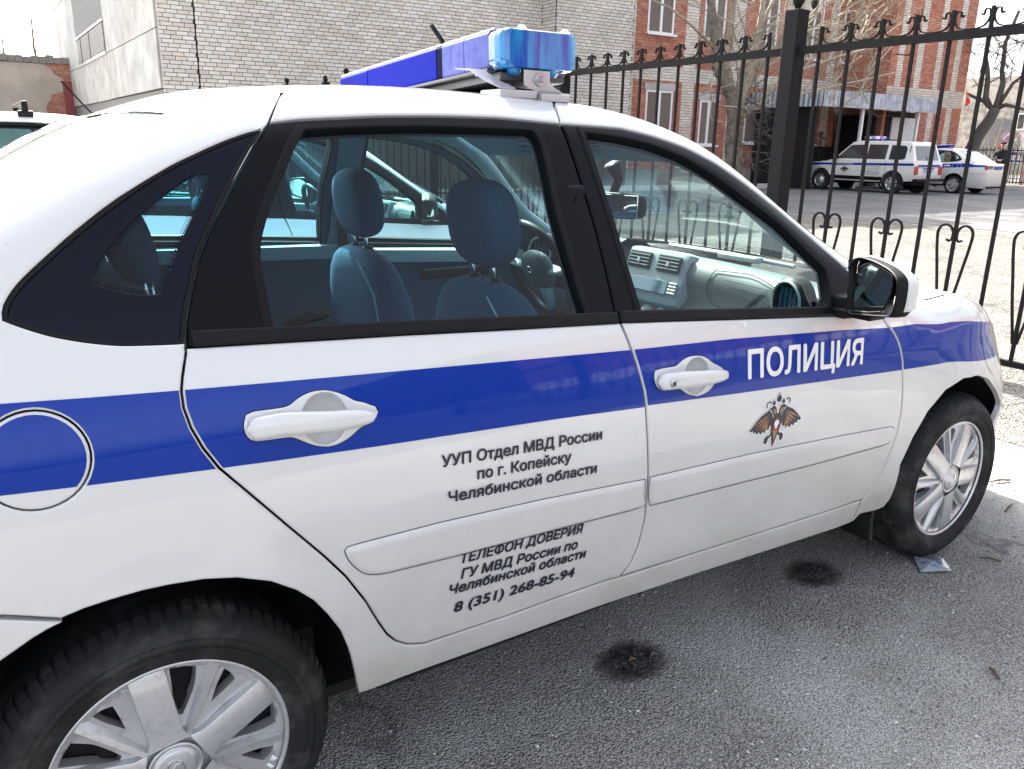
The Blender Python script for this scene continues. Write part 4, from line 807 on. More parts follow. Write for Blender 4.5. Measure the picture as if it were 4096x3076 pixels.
def bar_piece(name, ys, z0, z1, m, hw=.105, r=.018, cap=True, ends=None, inset_=0):
    b = MB(); secs = []
    for y, k in ys: secs.append(bar_sec(y, -hw*k+inset_, hw*k-inset_, (z0+z1)/2+(z0-(z0+z1)/2)*(.6+.4*k), (z0+z1)/2+(z1-(z0+z1)/2)*(.6+.4*k), r*k))
    n = len(secs[0]); b.add([p for s_ in secs for p in s_], [[i*n+j, i*n+(j+1) % n, (i+1)*n+(j+1) % n, (i+1)*n+j] for i in range(len(secs)-1) for j in range(n)]+[list(range(n))[::-1], [(len(secs)-1)*n+j for j in range(n)]])
    return b.build(name, m, LB, False)
ZB0, ZB1 = .022, .100
bar_piece('end_lens', [(-.505, .80), (-.502, .90), (-.492, .97), (-.475, 1), (-.45, 1)], ZB0-.004, ZB1+.002, blend, r=.02)
bar_piece('end_lens', [(.26, 1), (.475, 1), (.492, .97), (.502, .90), (.505, .80)], ZB0-.002, ZB1+.001, blueg, r=.012)
bar_piece('centre_lens', [(-.448, 1), (-.334, 1)], ZB0, ZB1, grayl, hw=.104, r=.008)
bar_piece('centre_lens', [(-.331, 1), (-.222, 1)], ZB0, ZB1, grayl, hw=.104, r=.008)
bar_piece('divider', [(-.220, 1), (-.188, 1)], ZB0, ZB1, mat('lens_black', (.003, .004, .03), .8, spec=.05), hw=.103, r=.008)
bar_piece('centre_lens', [(-.187, 1), (.257, 1)], ZB0, ZB1, blueg, hw=.104, r=.008)
b = MB(); b.bbox(-.098, .098, -.46, .49, ZB1+.001, ZB1+.006, .002); b.build('top_cover', mat('bar_top', (.55, .58, .62), .3, 0, .6), LB, False, 40)
b = MB(); b.bbox(-.107, .107, -.445, .49, ZB0-.006, ZB0+.001, .002); b.bbox(-.088, .088, -.47, .48, -.004, ZB0-.007, .006); b.build('base_rail', mat('bar_aluminium', (.10, .10, .105), .45, .6), LB, False, 40)
for x_, y_ in ((-.035, -.478), (.085, -.475), (-.055, .47), (.06, .47)):
    b = MB(); b.lathe([(.0001, .0), (.006, .0), (.008, -.004), (.011, -.005), (.013, -.01)], (x_, y_, ZB1+.013), 'z', 14); b.build('cover_screw', M['chrome'], LB, True)
for x_, y_ in ((-.055, -.475), (.045, -.478)):
    b = MB(); b.lathe([(.0001, 0), (.011, 0), (.013, .004), (.017, .006), (.019, .02)], (x_, y_, ZB0-.016), 'z', 16); b.build('drain_cup', blend, LB, True)
b = MB(); b.tube([(-.13, -.28, .095), (-.155, -.27, .135)], .006, 8); b.build('aerial', M['black'], LB, True)
# brackets: feet on the roof edge, angled strap, bolts
zinc = mat('bracket_paint', (.50, .49, .50), .4, .3, 0)
for sy in (-1, 1):
    br = empty('roof_bracket', (0, 0, 0)); br.parent = car
    def yy(v): return v if sy < 0 else -v
    b = MB(); 
    # folded strap: plate up to the bar, diagonal, foot
    def strap(pts, wx, th=.003):
        vv = []
        for (x, y, z) in pts: vv += [(x-wx/2, yy(y), z), (x+wx/2, yy(y), z), (x+wx/2, yy(y)-sy*th*0, z+th), (x-wx/2, yy(y), z+th)]
        ff = []
        for i in range(len(pts)-1):
            for j in range(4): ff.append([i*4+j, i*4+(j+1) % 4, (i+1)*4+(j+1) % 4, (i+1)*4+j])
        b.add(vv, ff+[[0, 1, 2, 3], [len(vv)-4, len(vv)-3, len(vv)-2, len(vv)-1]])
    strap([(.942, -.505, 1.502), (.944, -.503, 1.474), (.975, -.50, 1.462), (.985, -.498, 1.458), (1.015, -.495, 1.457)], .072)
    strap([(.80, -.42, 1.503), (.822, -.44, 1.502), (.848, -.47, 1.478), (.875, -.49, 1.464), (.93, -.49, 1.463)], .04)
    b.build('bracket_strap', zinc, br, False)
    b = MB(); b.bbox(.95, 1.03, *sorted((yy(-.515), yy(-.44))), 1.440, 1.4575, .004); b.build('bracket_foot', zinc, br, False, 40)
    b = MB(); b.bbox(.845, .945, *sorted((yy(-.505), yy(-.42))), 1.445, 1.4625, .004); b.build('bracket_pad', zinc, br, False, 40)
    for (x, y, z, ax) in ((.950, -.508, 1.487, 'y'), (.835, -.43, 1.494, 'z'), (.885, -.47, 1.468, 'z'), (1.01, -.48, 1.461, 'z')):
        b = MB(); 
        if ax == 'z': b.lathe([(.0001, .008), (.0065, .008), (.0065, 0), (.010, 0), (.010, -.003)], (x, yy(y), z), 'z', 6)
        else:
            b.lathe([(.0001, -.014), (.007, -.014), (.0085, 0), (.015, 0), (.016, .003)], (x, 0, z), 'y', 20); b.v = [(p[0], yy(p[1]+y), p[2]) for p in b.v]
        b.build('bolt', M['steel'], br, False, 35)
# ---- interior
def cushion(name, c, h, e1, e2, m, parent, rotm=None, n=28, k=16):
    v, f = superell(0, 0, 0, *h, e1, e2, n, k); R_ = rotm or Matrix.Identity(4); T_ = Matrix.Translation(c) @ R_
    b = MB(); b.add([tuple(T_ @ Vector(p)) for p in v], f); return b.build(name, m, parent, True)
def make_seat(y, x=.86):
    st = empty('front_seat', (0, 0, 0)); st.parent = car; tilt = Matrix.Rotation(rad(-9), 4, 'Y')
    cushion('headrest', (x+.005, y, 1.158), (.052, .128, .108), .75, .62, M['fabric'], st, tilt)
    # backrest, narrower at the shoulders
    vv = []; n = 22; zs = [.45, .50, .6, .7, .8, .88, .94, .98, 1.005, 1.018, 1.02]; ws = [.24, .255, .26, .262, .255, .238, .21, .175, .13, .08, .01]; ts = [.07, .085, .085, .08, .075, .07, .062, .052, .04, .026, .004]
    for z, w_, t_ in zip(zs, ws, ts):
        cx_ = x+.03+.16*(1.0-z)*1.0-.02
        for k in range(n):
            a = 2*pi*k/n; c_, s_ = cos(a), sin(a); vv.append((cx_+math.copysign(abs(c_)**.7, c_)*t_, y+math.copysign(abs(s_)**.6, s_)*w_, z))
    b = MB(); b.add(vv, [[i*n+k, i*n+(k+1) % n, (i+1)*n+(k+1) % n, (i+1)*n+k] for i in range(len(zs)-1) for k in range(n)]); b.build('backrest', M['fabric'], st, True)
    b = MB(); 
    for dy in (-.05, .05): b.tube([(x+.012, y+dy, .99), (x+.004, y+dy, 1.09)], .0055, 10)
    b.build('headrest_post', M['chrome'], st, True)
    b = MB()
    for dy in (-.05, .05): b.lathe([(.006, .014), (.014, .012), (.018, 0), (.02, -.01)], (x+.014, y+dy, 1.015), 'z', 14)
    b.build('post_collar', M['black'], st, True)
    cushion('seat_cushion', (x+.30, y, .44), (.27, .255, .085), .5, .45, M['fabric'], st)
    b = MB(); pts = [(x+.03+.16*(1.0-z)-.02-.068, y-.21*(1 if z < .9 else (1-(z-.9)*4)), z) for z in np.linspace(.55, 1.0, 10)]; b.tube(pts, .0025, 5); b.build('seam', M['trim_light'], st, True)
    return st
make_seat(-.36, .885); make_seat(.37, .865)
rs = empty('rear_seat', (0, 0, 0)); rs.parent = car
cushion('backrest', (.09, 0, .86), (.09, .62, .17), .35, .3, M['fabric'], rs, Matrix.Rotation(rad(-16), 4, 'Y'))
cushion('seat_cushion', (.40, 0, .47), (.28, .47, .11), .4, .35, M['fabric'], rs)
for y in (-.33, .33):
    cushion('headrest', (.085, y, 1.15), (.042, .12, .085), .75, .7, M['fabric'], rs, Matrix.Rotation(rad(-14), 4, 'Y'))
    b = MB()
    for dy in (-.045, .045): b.tube([(.125, y+dy, .97), (.112, y+dy, 1.09)], .006, 8)
    for dy in (-.045, .045): b.lathe([(.007, .012), (.015, .010), (.019, 0)], (.122, y+dy, 1.005), 'z', 12)
    b.build('headrest_post', M['chrome'], rs, True)
b = MB(); b.box(-.62, .0, -.70, .70, .955, .975); b.build('parcel_shelf', M['trim_dark'], car)
# belts and their pillars' trim, inner liners
for s in (-1, 1):
    put('roof_liner_side', panel_geo([(x, ditch_s(x)) for x in np.linspace(-.0, 1.3, 14)]+[(1.25, 1.385), (1.1, 1.40), (.9, 1.41), (.6, 1.41), (.4, 1.395), (.3, 1.39), (.12, 1.31), (0, 1.25)], off=-.035, depth=0, gap=0, drop=0), M['liner'], car, s)
    bp_ = [(.895, 1.41), (.905, 1.2), (.91, 1.06), (.90, .98), (.90, .36), (1.05, .36), (1.03, .98), (.995, 1.06), (.985, 1.2), (.99, 1.40)]
    put('pillar_trim', panel_geo(smoothpoly(resample(bp_), 2), off=-.05, depth=0, gap=0, drop=0), M['liner'], car, s)
    put('pillar_trim', panel_geo([(-.30, 1.0), (-.22, 1.10), (-.05, 1.24), (.10, 1.34), (.20, 1.39), (.33, 1.385), (.25, 1.28), (.20, 1.17), (.17, 1.03), (.15, 1.0)], [inset(D_['qglass'], -.012)], off=-.03, depth=0, gap=0, drop=0), M['liner'], car, s)
    # inner window frames and door cards
    for bl, g in ((blackR, D_['glassR']), (blackF, D_['glassF'])):
        put('door_inner_frame', panel_geo(inset(resample(bl, .02), .006), [inset(smoothpoly(resample(g, .01), 3), -.006)], off=-.037, depth=0, gap=0, drop=0), M['trim_dark'], car, s)
    put('door_card', panel_geo([(.16, 1.02), (.13, .9), (.32, .68), (.47, .42), (.95, .40), (.955, .985)], off=-.06, depth=0, gap=0, drop=0, grid=.06), M['trim_dark'], car, s)
    put('door_card', panel_geo([(1.04, .97), (1.03, .4), (1.93, .38), (1.87, .93), (1.74, .925)], off=-.06, depth=0, gap=0, drop=0, grid=.06), M['trim_dark'], car, s)
    yb = .70*(-1 if s < 0 else 1)
    b = MB()
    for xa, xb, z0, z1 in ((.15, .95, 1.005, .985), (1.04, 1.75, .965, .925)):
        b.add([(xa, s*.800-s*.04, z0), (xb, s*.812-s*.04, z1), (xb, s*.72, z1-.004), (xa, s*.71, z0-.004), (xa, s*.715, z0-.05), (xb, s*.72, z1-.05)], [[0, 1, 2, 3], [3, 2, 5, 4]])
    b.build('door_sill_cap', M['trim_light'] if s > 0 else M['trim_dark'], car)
    b = MB(); b.bbox(.36, .62, *sorted((s*.70, s*.66)), .86, .90, .012); b.bbox(1.25, 1.55, *sorted((s*.70, s*.66)), .84, .88, .012); b.build('pull_handle', M['black'], car, True)
    # A pillar trim
    pa = [np.array(S(np.array(x), np.array(ditch_s(x)-.035)))+np.array([-.01, .045, -.022]) for x in np.linspace(1.22, 1.98, 14)]
    b = MB(); b.tube([(p[0], p[1]*(-s), p[2]) if s > 0 else tuple(p) for p in pa], .034, 10, True, .7); b.build('pillar_trim', M['trim_light'], car, True)
    # seat belt
    b = MB(); b.tube([(.94, s*.665, 1.24), (.93, s*.66, 1.18), (.93, s*.665, .9), (.93, s*.68, .5)], [.024]*4, 8, True, .08); b.build('seat_belt', M['gap'], car)
    b = MB(); b.bbox(.91, .965, *sorted((s*.675, s*.645)), 1.215, 1.265, .012); b.build('belt_guide', M['black'], car, True)
put_raw('headliner', strip_geo(lambda t: .10-.02*t, lambda t: 1.29+.10*t, lambda x: ditch_s(x)-.02, 16, 14, off=-.035), M['liner'], car)
for s in (-1, 1):
    sv = MB(); sv.bbox(1.27, 1.285, *sorted((s*.10, s*.47)), 1.22, 1.37, .006, Matrix.Translation((1.27, 0, 1.38)) @ Matrix.Rotation(rad(-62), 4, 'Y') @ Matrix.Translation((-1.27, 0, -1.38))); sv.build('sun_visor', M['liner'], car, True)
b = MB(); b.box(.3, 1.95, -.70, .70, .235, .26); b.box(.0, .3, -.68, .68, .26, .40); b.box(1.95, 1.97, -.72, .72, .235, .85); b.build('cabin_floor', M['gap'], car)
# dashboard
db = empty('dashboard', (0, 0, 0)); db.parent = car
M['dash'] = mat('dash_plastic', (.06, .078, .08), .6, bump=(150, .25, .001)); M['dashl'] = mat('dash_silver', (.30, .33, .33), .4)
def extr(prof, y0, y1, n=10, curve=.0, z_=0.):
    vv = []; m_ = len(prof)
    for i in range(n+1):
        y = y0+(y1-y0)*i/n; o_ = curve*(y/.7)**2
        for (x, z) in prof: vv.append((x-o_, y, z-z_*(y/.7)**2))
    return vv, [[i*m_+j, i*m_+j+1, (i+1)*m_+j+1, (i+1)*m_+j] for i in range(n) for j in range(m_-1)]
b = MB(); b.add(*extr([(2.16, .935), (2.02, .962), (1.94, .982), (1.885, .988), (1.845, .975), (1.825, .94), (1.825, .90), (1.835, .86), (1.80, .82), (1.80, .74), (1.86, .60), (1.92, .5)], -.73, .73, 16, .05, .02)); b.build('dash_body', M['dash'], db, True)
b = MB(); b.bbox(1.80, 1.92, -.155, .155, .80, .995, .03, Matrix.Translation((1.86, 0, .9)) @ Matrix.Rotation(rad(18), 4, 'Y') @ Matrix.Translation((-1.86, 0, -.9))); b.build('centre_console', M['dashl'], db, True, 45)
Rc = Matrix.Translation((1.86, 0, .9)) @ Matrix.Rotation(rad(18), 4, 'Y') @ Matrix.Translation((-1.86, 0, -.9))
for y0, y1 in ((.018, .128), (-.128, -.018)):
    b = MB(); b.bbox(1.794, 1.80, y0, y1, .915, .972, .002, Rc); b.build('air_vent', M['gap'], db)
    b = MB()
    for z in (.925, .937, .949, .961): b.box(1.790, 1.797, y0+.006, y1-.006, z, z+.003, Rc)
    b.box(1.788, 1.794, (y0+y1)/2-.006, (y0+y1)/2+.006, .934, .952, Rc); b.build('vent_slat', M['dashl'], db)
b = MB(); b.bbox(1.790, 1.799, -.10, .10, .838, .885, .002, Rc); b.build('radio_screen', mat('screen_dark', (.03, .07, .11), .15, 0, 1), db)
b = MB()
for i in range(4): b.bbox(1.788, 1.799, -.145, -.106, .842+.011*i, .850+.011*i, .002, Rc); b.bbox(1.788, 1.799, .106, .145, .842+.011*i, .850+.011*i, .002, Rc)
b.build('radio_button', M['dashl'], db, True)
for y in (-.07, 0, .07):
    b = MB(); b.lathe([(.0001, -.02), (.015, -.02), (.019, 0), (.026, .001), (.028, .008)], (1.79, y, .785), 'x', 20); b.build('climate_knob', M['dashl'], db, True)
b = MB(); b.bbox(1.66, 1.95, -.14, .14, .40, .78, .03); b.bbox(1.1, 1.7, -.10, .10, .26, .50, .03); b.build('lower_console', M['trim_dark'], db, True)
b = MB(); b.tube([(1.50, 0, .48), (1.47, 0, .68)], .008, 8); cushion('gear_knob', (1.465, 0, .70), (.024, .022, .03), 1, 1, M['black'], db); b.build('gear_lever', M['black'], db, True)
gb = [(-.27, .965), (-.42, .975), (-.53, .955), (-.60, .91), (-.61, .875), (-.5, .845), (-.35, .848), (-.265, .86), (-.245, .91)]
def dashx(y, z): return float(np.interp(z, [.82, .86, .90, .94, .975], [1.80, 1.835, 1.825, 1.825, 1.845]))-.05*(y/.7)**2
gb_ = smoothpoly(resample(gb, .02), 3); b = MB(); pts = [(dashx(y, z)-.003, y, z) for y, z in gb_]; b.tube(pts+pts[:1], .0016, 5, False); b.build('glovebox_line', M['gap'], db)
b = MB(); b.tube([(dashx(y, .93)-.003, y, .945-.02*(abs(y)-.3)) for y in np.linspace(-.33, -.58, 8)], .0012, 5, False); b.build('airbag_line', M['gap'], db)
v_, f_, n_ = [], [], []
for s in (-1, 1):
    c_ = (1.765, s*.615, .925); R_ = Matrix.Translation(c_) @ Matrix.Rotation(rad(12*s), 4, 'Z')
    b = MB(); b.lathe([(.075, .035), (.072, .0), (.062, -.012), (.056, -.012), (.052, .0), (.050, .03), (.0001, .032)], (0, 0, 0), 'x', 32); b.v = [tuple(R_ @ Vector(p)) for p in b.v]; b.build('round_vent', M['black'], db, True)
    b = MB()
    for k in (-.03, -.010, .010, .03): b.box(-.006, .006, k-.0015, k+.0015, -.042, .042)
    b.v = [tuple(R_ @ Vector(p)) for p in b.v]; b.build('vent_fin', M['trim_dark'], db)
    b = MB(); b.lathe([(.064, -.010), (.060, -.016), (.055, -.012)], (0, 0, 0), 'x', 32); b.v = [tuple(R_ @ Vector(p)) for p in b.v]; b.build('vent_ring', M['dashl'], db, True)
b = MB(); b.tube([(1.99, -.45, .99), (1.98, -.2, 1.0), (1.98, .1, 1.0)], .008, 6); b.bbox(1.95, 1.99, -.33, -.16, .985, 1.005, .006); b.build('grab_rail', M['dashl'], db, True)
b = MB(); b.add(*extr([(2.0, .96), (1.93, 1.005), (1.84, 1.02), (1.80, 1.005), (1.80, .95)], .18, .56, 8, .0)); b.build('instrument_hood', M['trim_dark'], db, True)
# steering wheel
sw = empty('steering_wheel', (1.58, .37, .90)); sw.parent = car; sw.rotation_euler = (0, rad(-24), 0)
b = MB(); b.tube([(0, .185*cos(t), .185*sin(t)) for t in np.linspace(0, 2*pi, 49)], .016, 10, False); b.build('wheel_ring', M['black'], sw, True)
b = MB(); b.tube([(0.01, -.06, 0), (0, -.17, .01)], [.03, .018], 8, True, .5); b.tube([(0.01, .06, 0), (0, .17, .01)], [.03, .018], 8, True, .5); b.tube([(.01, 0, -.05), (0, 0, -.17)], [.03, .02], 8, True, .6); b.build('wheel_spoke', M['dashl'], sw, True)
cushion('wheel_hub', (0, 0, 0), (.035, .085, .075), .8, .8, M['dash'], sw)
b = MB(); b.tube([(-.037, .018*cos(t), .018+.012*sin(t)) for t in np.linspace(0, 2*pi, 20)], .002, 5, False); b.build('logo', M['chrome'], sw, True)
b = MB(); b.tube([(1.60, .37, .89), (1.85, .37, .80)], .04, 10); b.tube([(1.66, .30, .88), (1.63, .18, .90)], .008, 6); b.build('steering_column', M['black'], car, True)
# interior mirror
im = empty('interior_mirror', (0, 0, 0)); im.parent = car
b = MB(); b.tube([(1.60, 0, 1.175), (1.63, 0, 1.24), (1.60, 0, 1.29)], [.012, .018, .03], 8); b.build('mirror_stalk', M['black'], im, True)
cushion('mirror_housing', (1.61, 0, 1.16), (.02, .13, .042), .4, .5, M['black'], im, Matrix.Rotation(rad(14), 4, 'Z'))
b = MB(); b.bbox(1.583, 1.589, -.115, .115, 1.125, 1.195, .003, Matrix.Translation((1.61, 0, 1.16)) @ Matrix.Rotation(rad(14), 4, 'Z') @ Matrix.Translation((-1.61, 0, -1.16))); b.build('mirror_glass', M['mirror'], im)
# glass certification marks
for d, x, z in ((RD, .838, 1.360), (FD, 1.028, 1.362), (QP, .10, 1.165)):
    V = []; F = []; NN = []
    rows = [('T', 0), ('43R 00', -.0085), ('00123', -.017)]
    for i, (t, dz) in enumerate([('AGC T', 0), ('E1 43R', -.010), ('00132', -.020)]):
        g_ = text_geo(t, (x-.012, z+dz), (x+.016, z+dz-.0005), (x-.012, z+dz+.0055), off=-.0135 if d is not QP else -.0075, bold=.02)
        k = len(V); V += list(g_[0]); NN += list(g_[2]); F += [[q+k for q in f] for f in g_[1]]
    put('glass_mark', (np.array(V), F, np.array(NN)), M['letter'], d, -1)
# peeling black film at the rear window corner
pe = [(.232, 1.036), (.262, 1.062), (.285, 1.068), (.30, 1.074), (.315, 1.066), (.345, 1.072), (.328, 1.062), (.355, 1.066), (.322, 1.054), (.300, 1.052), (.29, 1.046), (.33, 1.05), (.352, 1.046), (.338, 1.040), (.35, 1.034), (.30, 1.031)]
put('peeling_film', panel_geo(pe, off=-.014, gap=0, drop=0, depth=0, grid=.02), M['gap'], RD, -1)

# ================================================================== other sedans (same make), parked round the yard
# tail details shared by all of them
for s_ in (-1, 1):
    b = MB(); b.bbox(-.985, -.93, *sorted((s_*.72, s_*.30)), .80, .93, .015); b.build('tail_light', mat('tail_red', (.34, .004, .006), .35, 0, .2), car, True)
b = MB(); b.bbox(-.99, -.965, -.26, .26, .80, .91, .004); b.build('number_plate', mat('plate_blue', (.02, .05, .30), .4), car)
SK = ('lettering', 'emblem', 'roof_bracket', 'glass_mark', 'peeling_film', 'key_lock', 'keyhole', 'handle_joint', 'dot_print')
car2 = copy_tree(car, None, skip=SK+('stripe', 'light_bar'))
car2.name = 'white_sedan'; car2.location = (.13, 2.62, 0)
tag(car2, 'plain white sedan with black door mirrors, seen through the police car windows', 'car', 'white sedans parked side by side')
for ch in car2.children:
    if ch.name.startswith('door_mirror'):
        for c in ch.children:
            if c.name.startswith('mirror_cover'):
                c.data = c.data.copy(); c.data.materials[0] = M['black']
INN = SK+('front_seat', 'rear_seat', 'dashboard', 'steering_wheel', 'interior_mirror', 'door_card', 'pull_handle', 'seat_belt', 'belt_guide', 'heater_wires', 'sun_visor', 'door_sill_cap', 'handle_cup', 'panel_gap', 'moulding_edge')
car3 = copy_tree(car, None, skip=INN+('stripe', 'light_bar')); car3.name = 'white_sedan'; car3.location = (-.52, 5.28, .03)
del car3['group']; tag(car3, 'white car with black roof rack feet, last in the row of parked cars', 'car')
for x in (.25, .78):
    for s_ in (-1, 1):
        b = MB(); b.bbox(x-.05, x+.05, s_*.52-.03, s_*.52+.03, 1.43, 1.475, .01); b.bbox(x-.02, x+.02, s_*.52-.02, s_*.52+.02, 1.47, 1.53, .008); b.build('rack_foot', M['black'], car3, True)
    b = MB(); b.bbox(x-.018, x+.018, -.54, .54, 1.515, 1.54, .006); b.build('rack_bar', M['black'], car3, True)
car4 = copy_tree(car, None, skip=INN); car4.name = 'police_car'; del car4['group']; car4.location = (28.3, 13.15, 0); car4.rotation_euler = (0, 0, rad(90))
tag(car4, 'white police sedan showing its red tail light, parked beyond the boxy police wagon', 'police car')

# ================================================================== ground
def ground_mat(name, a, b_, sc_, bump, wet=False, dark=(.05, .05, .048)):
    m = bpy.data.materials.new(name); m.use_nodes = True; n = m.node_tree.nodes; l = m.node_tree.links; p = n['Principled BSDF']
    tc = n.new('ShaderNodeTexCoord'); 
    def nz(s, d=6, r=.6):
        t = n.new('ShaderNodeTexNoise'); t.inputs['Scale'].default_value = s; t.inputs['Detail'].default_value = d; t.inputs['Roughness'].default_value = r; l.new(tc.outputs['Object'], t.inputs['Vector']); return t
    def mr(src, lo, hi, o0=0, o1=1):
        r = n.new('ShaderNodeMapRange'); r.inputs[1].default_value = lo; r.inputs[2].default_value = hi; r.inputs[3].default_value = o0; r.inputs[4].default_value = o1; l.new(src, r.inputs[0]); return r.outputs[0]
    def mix(f, c0, c1):
        x = n.new('ShaderNodeMix'); x.data_type = 'RGBA'
        l.new(f, x.inputs[0])
        for k, c in ((6, c0), (7, c1)):
            if isinstance(c, tuple): x.inputs[k].default_value = (*c, 1)
            else: l.new(c, x.inputs[k])
        return x.outputs[2]
    v = n.new('ShaderNodeTexVoronoi'); v.inputs['Scale'].default_value = sc_; l.new(tc.outputs['Object'], v.inputs['Vector'])
    v2 = n.new('ShaderNodeTexVoronoi'); v2.inputs['Scale'].default_value = sc_*2.3; l.new(tc.outputs['Object'], v2.inputs['Vector'])
    big = nz(.55, 5); mid = nz(4, 8, .7); fine = nz(60, 4, .7)
    c = mix(mr(mid.outputs[0], .38, .66), a, b_)
    c = mix(mr(big.outputs[0], .45, .62, 0, .6), c, tuple(x*.62 for x in a))
    hs = n.new('ShaderNodeHueSaturation'); hs.inputs['Saturation'].default_value = .15; l.new(v.outputs['Color'], hs.inputs['Color'])
    st = mix(mr(v.outputs['Distance'], .0, .75, .35, 0), c, hs.outputs[0]); 
    c2 = mix(mr(v2.outputs['Distance'], .46, .72, 0, .6), st, dark)
    brown = nz(1.7, 3); c3 = mix(mr(brown.outputs[0], .60, .74, 0, .35), c2, (.20, .155, .12))
    wv = n.new('ShaderNodeTexNoise'); wv.inputs['Scale'].default_value = 3; wv.inputs['Detail'].default_value = 5; l.new(tc.outputs['Object'], wv.inputs['Vector'])
    va = n.new('ShaderNodeVectorMath'); va.operation = 'MULTIPLY_ADD'; va.inputs[1].default_value = (.5, .5, .5); l.new(wv.outputs['Color'], va.inputs[0]); l.new(tc.outputs['Object'], va.inputs[2])
    vc = n.new('ShaderNodeTexVoronoi'); vc.feature = 'DISTANCE_TO_EDGE'; vc.inputs['Scale'].default_value = .55; l.new(va.outputs[0], vc.inputs['Vector'])
    c3 = mix(mr(vc.outputs['Distance'], .0015, .008, .75, 0), c3, dark)
    patch = nz(.9, 4, .55); c3 = mix(mr(patch.outputs[0], .50, .62, 0, .55), c3, tuple(min(.8, x*1.25) for x in b_))
    patch2 = nz(2.6, 6, .7); c3 = mix(mr(patch2.outputs[0], .58, .72, 0, .35), c3, tuple(x*.35 for x in a))
    gr2 = nz(150, 3, .8); c3 = mix(mr(gr2.outputs[0], .53, .60, 0, .75), c3, dark); gr3 = nz(110, 3, .8); c3 = mix(mr(gr3.outputs[0], .57, .63, 0, .7), c3, tuple(min(.85, x*1.5) for x in b_))
    l.new(c3, p.inputs['Base Color']); p.inputs['Roughness'].default_value = .88; p.inputs['Specular IOR Level'].default_value = .25
    ad = n.new('ShaderNodeMath'); ad.operation = 'MULTIPLY_ADD'; ad.inputs[1].default_value = -1.3; l.new(v2.outputs['Distance'], ad.inputs[0]); l.new(mid.outputs[0], ad.inputs[2])
    ad2 = n.new('ShaderNodeMath'); ad2.operation = 'MULTIPLY_ADD'; ad2.inputs[1].default_value = .6; l.new(fine.outputs[0], ad2.inputs[0]); l.new(ad.outputs[0], ad2.inputs[2])
    bp = n.new('ShaderNodeBump'); bp.inputs['Strength'].default_value = bump; bp.inputs['Distance'].default_value = .012; l.new(ad2.outputs[0], bp.inputs['Height']); l.new(bp.outputs[0], p.inputs['Normal'])
    return m
def sheet(name, pts, z, m, kind='structure'):
    r = tri2d(pts)
    o = mesh(name, [(p.x, p.y, z) for p in r[0]], [list(f) for f in r[2]], m, False); o['kind'] = kind; return o
asph = ground_mat('asphalt_worn', (.53, .51, .47), (.68, .66, .61), 75, 1.0)
sand = ground_mat('sandy_gravel', (.13, .124, .106), (.20, .19, .165), 30, 1.0, dark=(.03, .028, .025))
road_m = ground_mat('road_asphalt', (.15, .15, .15), (.22, .22, .215), 60, .6)
sheet('ground', [(-300, -300), (500, -300), (500, 500), (-300, 500)], 0, asph)
sheet('yard_gravel', [(4.0, -9), (14.5, -9), (15.0, 2), (14.8, 9), (9, 12), (3.9, 11), (3.7, 6), (3.85, 2), (3.9, -1)], .004, sand)
sheet('road', [(14.6, -40), (33, -40), (33, 17.2), (3, 17.2), (3, 13), (9, 12.4), (15, 9.2), (15.2, 2)], .008, road_m)
kerbm = mat('kerb_white', (.55, .55, .53), .8, noise=(9, (.3, .3, .29), .5, .7), bump=(40, .4, .01))
for i in range(15):
    x0 = 14.6+i*1.24; b = MB(); b.bbox(x0, x0+1.225, 17.45, 17.63, 0, .15, .012); k = b.build('kerbstone', kerbm); tag(k, 'whitewashed kerbstone below the red brick building', 'kerbstone', 'kerbstones before the brick building')
for i in range(14):
    y0 = 17.2-i*1.24; b = MB(); b.bbox(33.1, 33.28, y0-1.225, y0, 0, .15, .012); k = b.build('kerbstone', kerbm); tag(k, 'whitewashed kerbstone running along the far side of the yard', 'kerbstone', 'kerbstones along the far side')
sheet('unseen_ground', [(-300, -300), (500, -300), (500, -10), (10, -3.0), (-300, -3.0)], .006, ground_mat('unseen_ground_dark', (.05, .05, .05), (.08, .08, .079), 60, .6))  # unseen dark ground added behind the camera to darken the car's reflections
sheet('far_ground', [(33.3, -40), (120, -40), (120, 17.6), (33.3, 17.6)], .06, ground_mat('dry_grass_ground', (.20, .18, .12), (.27, .24, .17), 20, 1))
sheet('building_apron', [(3, 17.64), (33.2, 17.64), (33.2, 40), (3, 40)], .05, asph)
# dark oil-wet stains
def stain(cx, cy, r, seed):
    rr = random.Random(seed); pts = []
    ph = [rr.uniform(0, 6) for _ in range(4)]
    for k in range(150):
        a = 2*pi*k/150; q = r*(1+.12*sin(2*a+ph[0])+.09*sin(3*a+ph[1])+.05*sin(7*a+ph[2])+.04*sin(13*a+ph[3])+rr.uniform(-.05, .05)); pts.append((cx+q*cos(a)*1.1, cy+q*sin(a)*.75))
    return pts
wet = ground_mat('wet_stain', (.012, .012, .012), (.03, .03, .03), 75, .9, dark=(.008, .008, .008))
wn = wet.node_tree.nodes; wl_ = wet.node_tree.links; wo_ = [q for q in wn if q.type == 'OUTPUT_MATERIAL'][0]; tcw = wn.new('ShaderNodeTexCoord'); gr_ = wn.new('ShaderNodeVectorMath'); gr_.operation = 'LENGTH'; wl_.new(tcw.outputs['Object'], gr_.inputs[0])
nzw = wn.new('ShaderNodeTexNoise'); nzw.inputs['Scale'].default_value = 28; nzw.inputs['Detail'].default_value = 8; nzw.inputs['Roughness'].default_value = .75; wl_.new(tcw.outputs['Object'], nzw.inputs['Vector'])
aw = wn.new('ShaderNodeMath'); aw.operation = 'MULTIPLY_ADD'; aw.inputs[1].default_value = .10; wl_.new(nzw.outputs[0], aw.inputs[0]); wl_.new(gr_.outputs['Value'], aw.inputs[2])
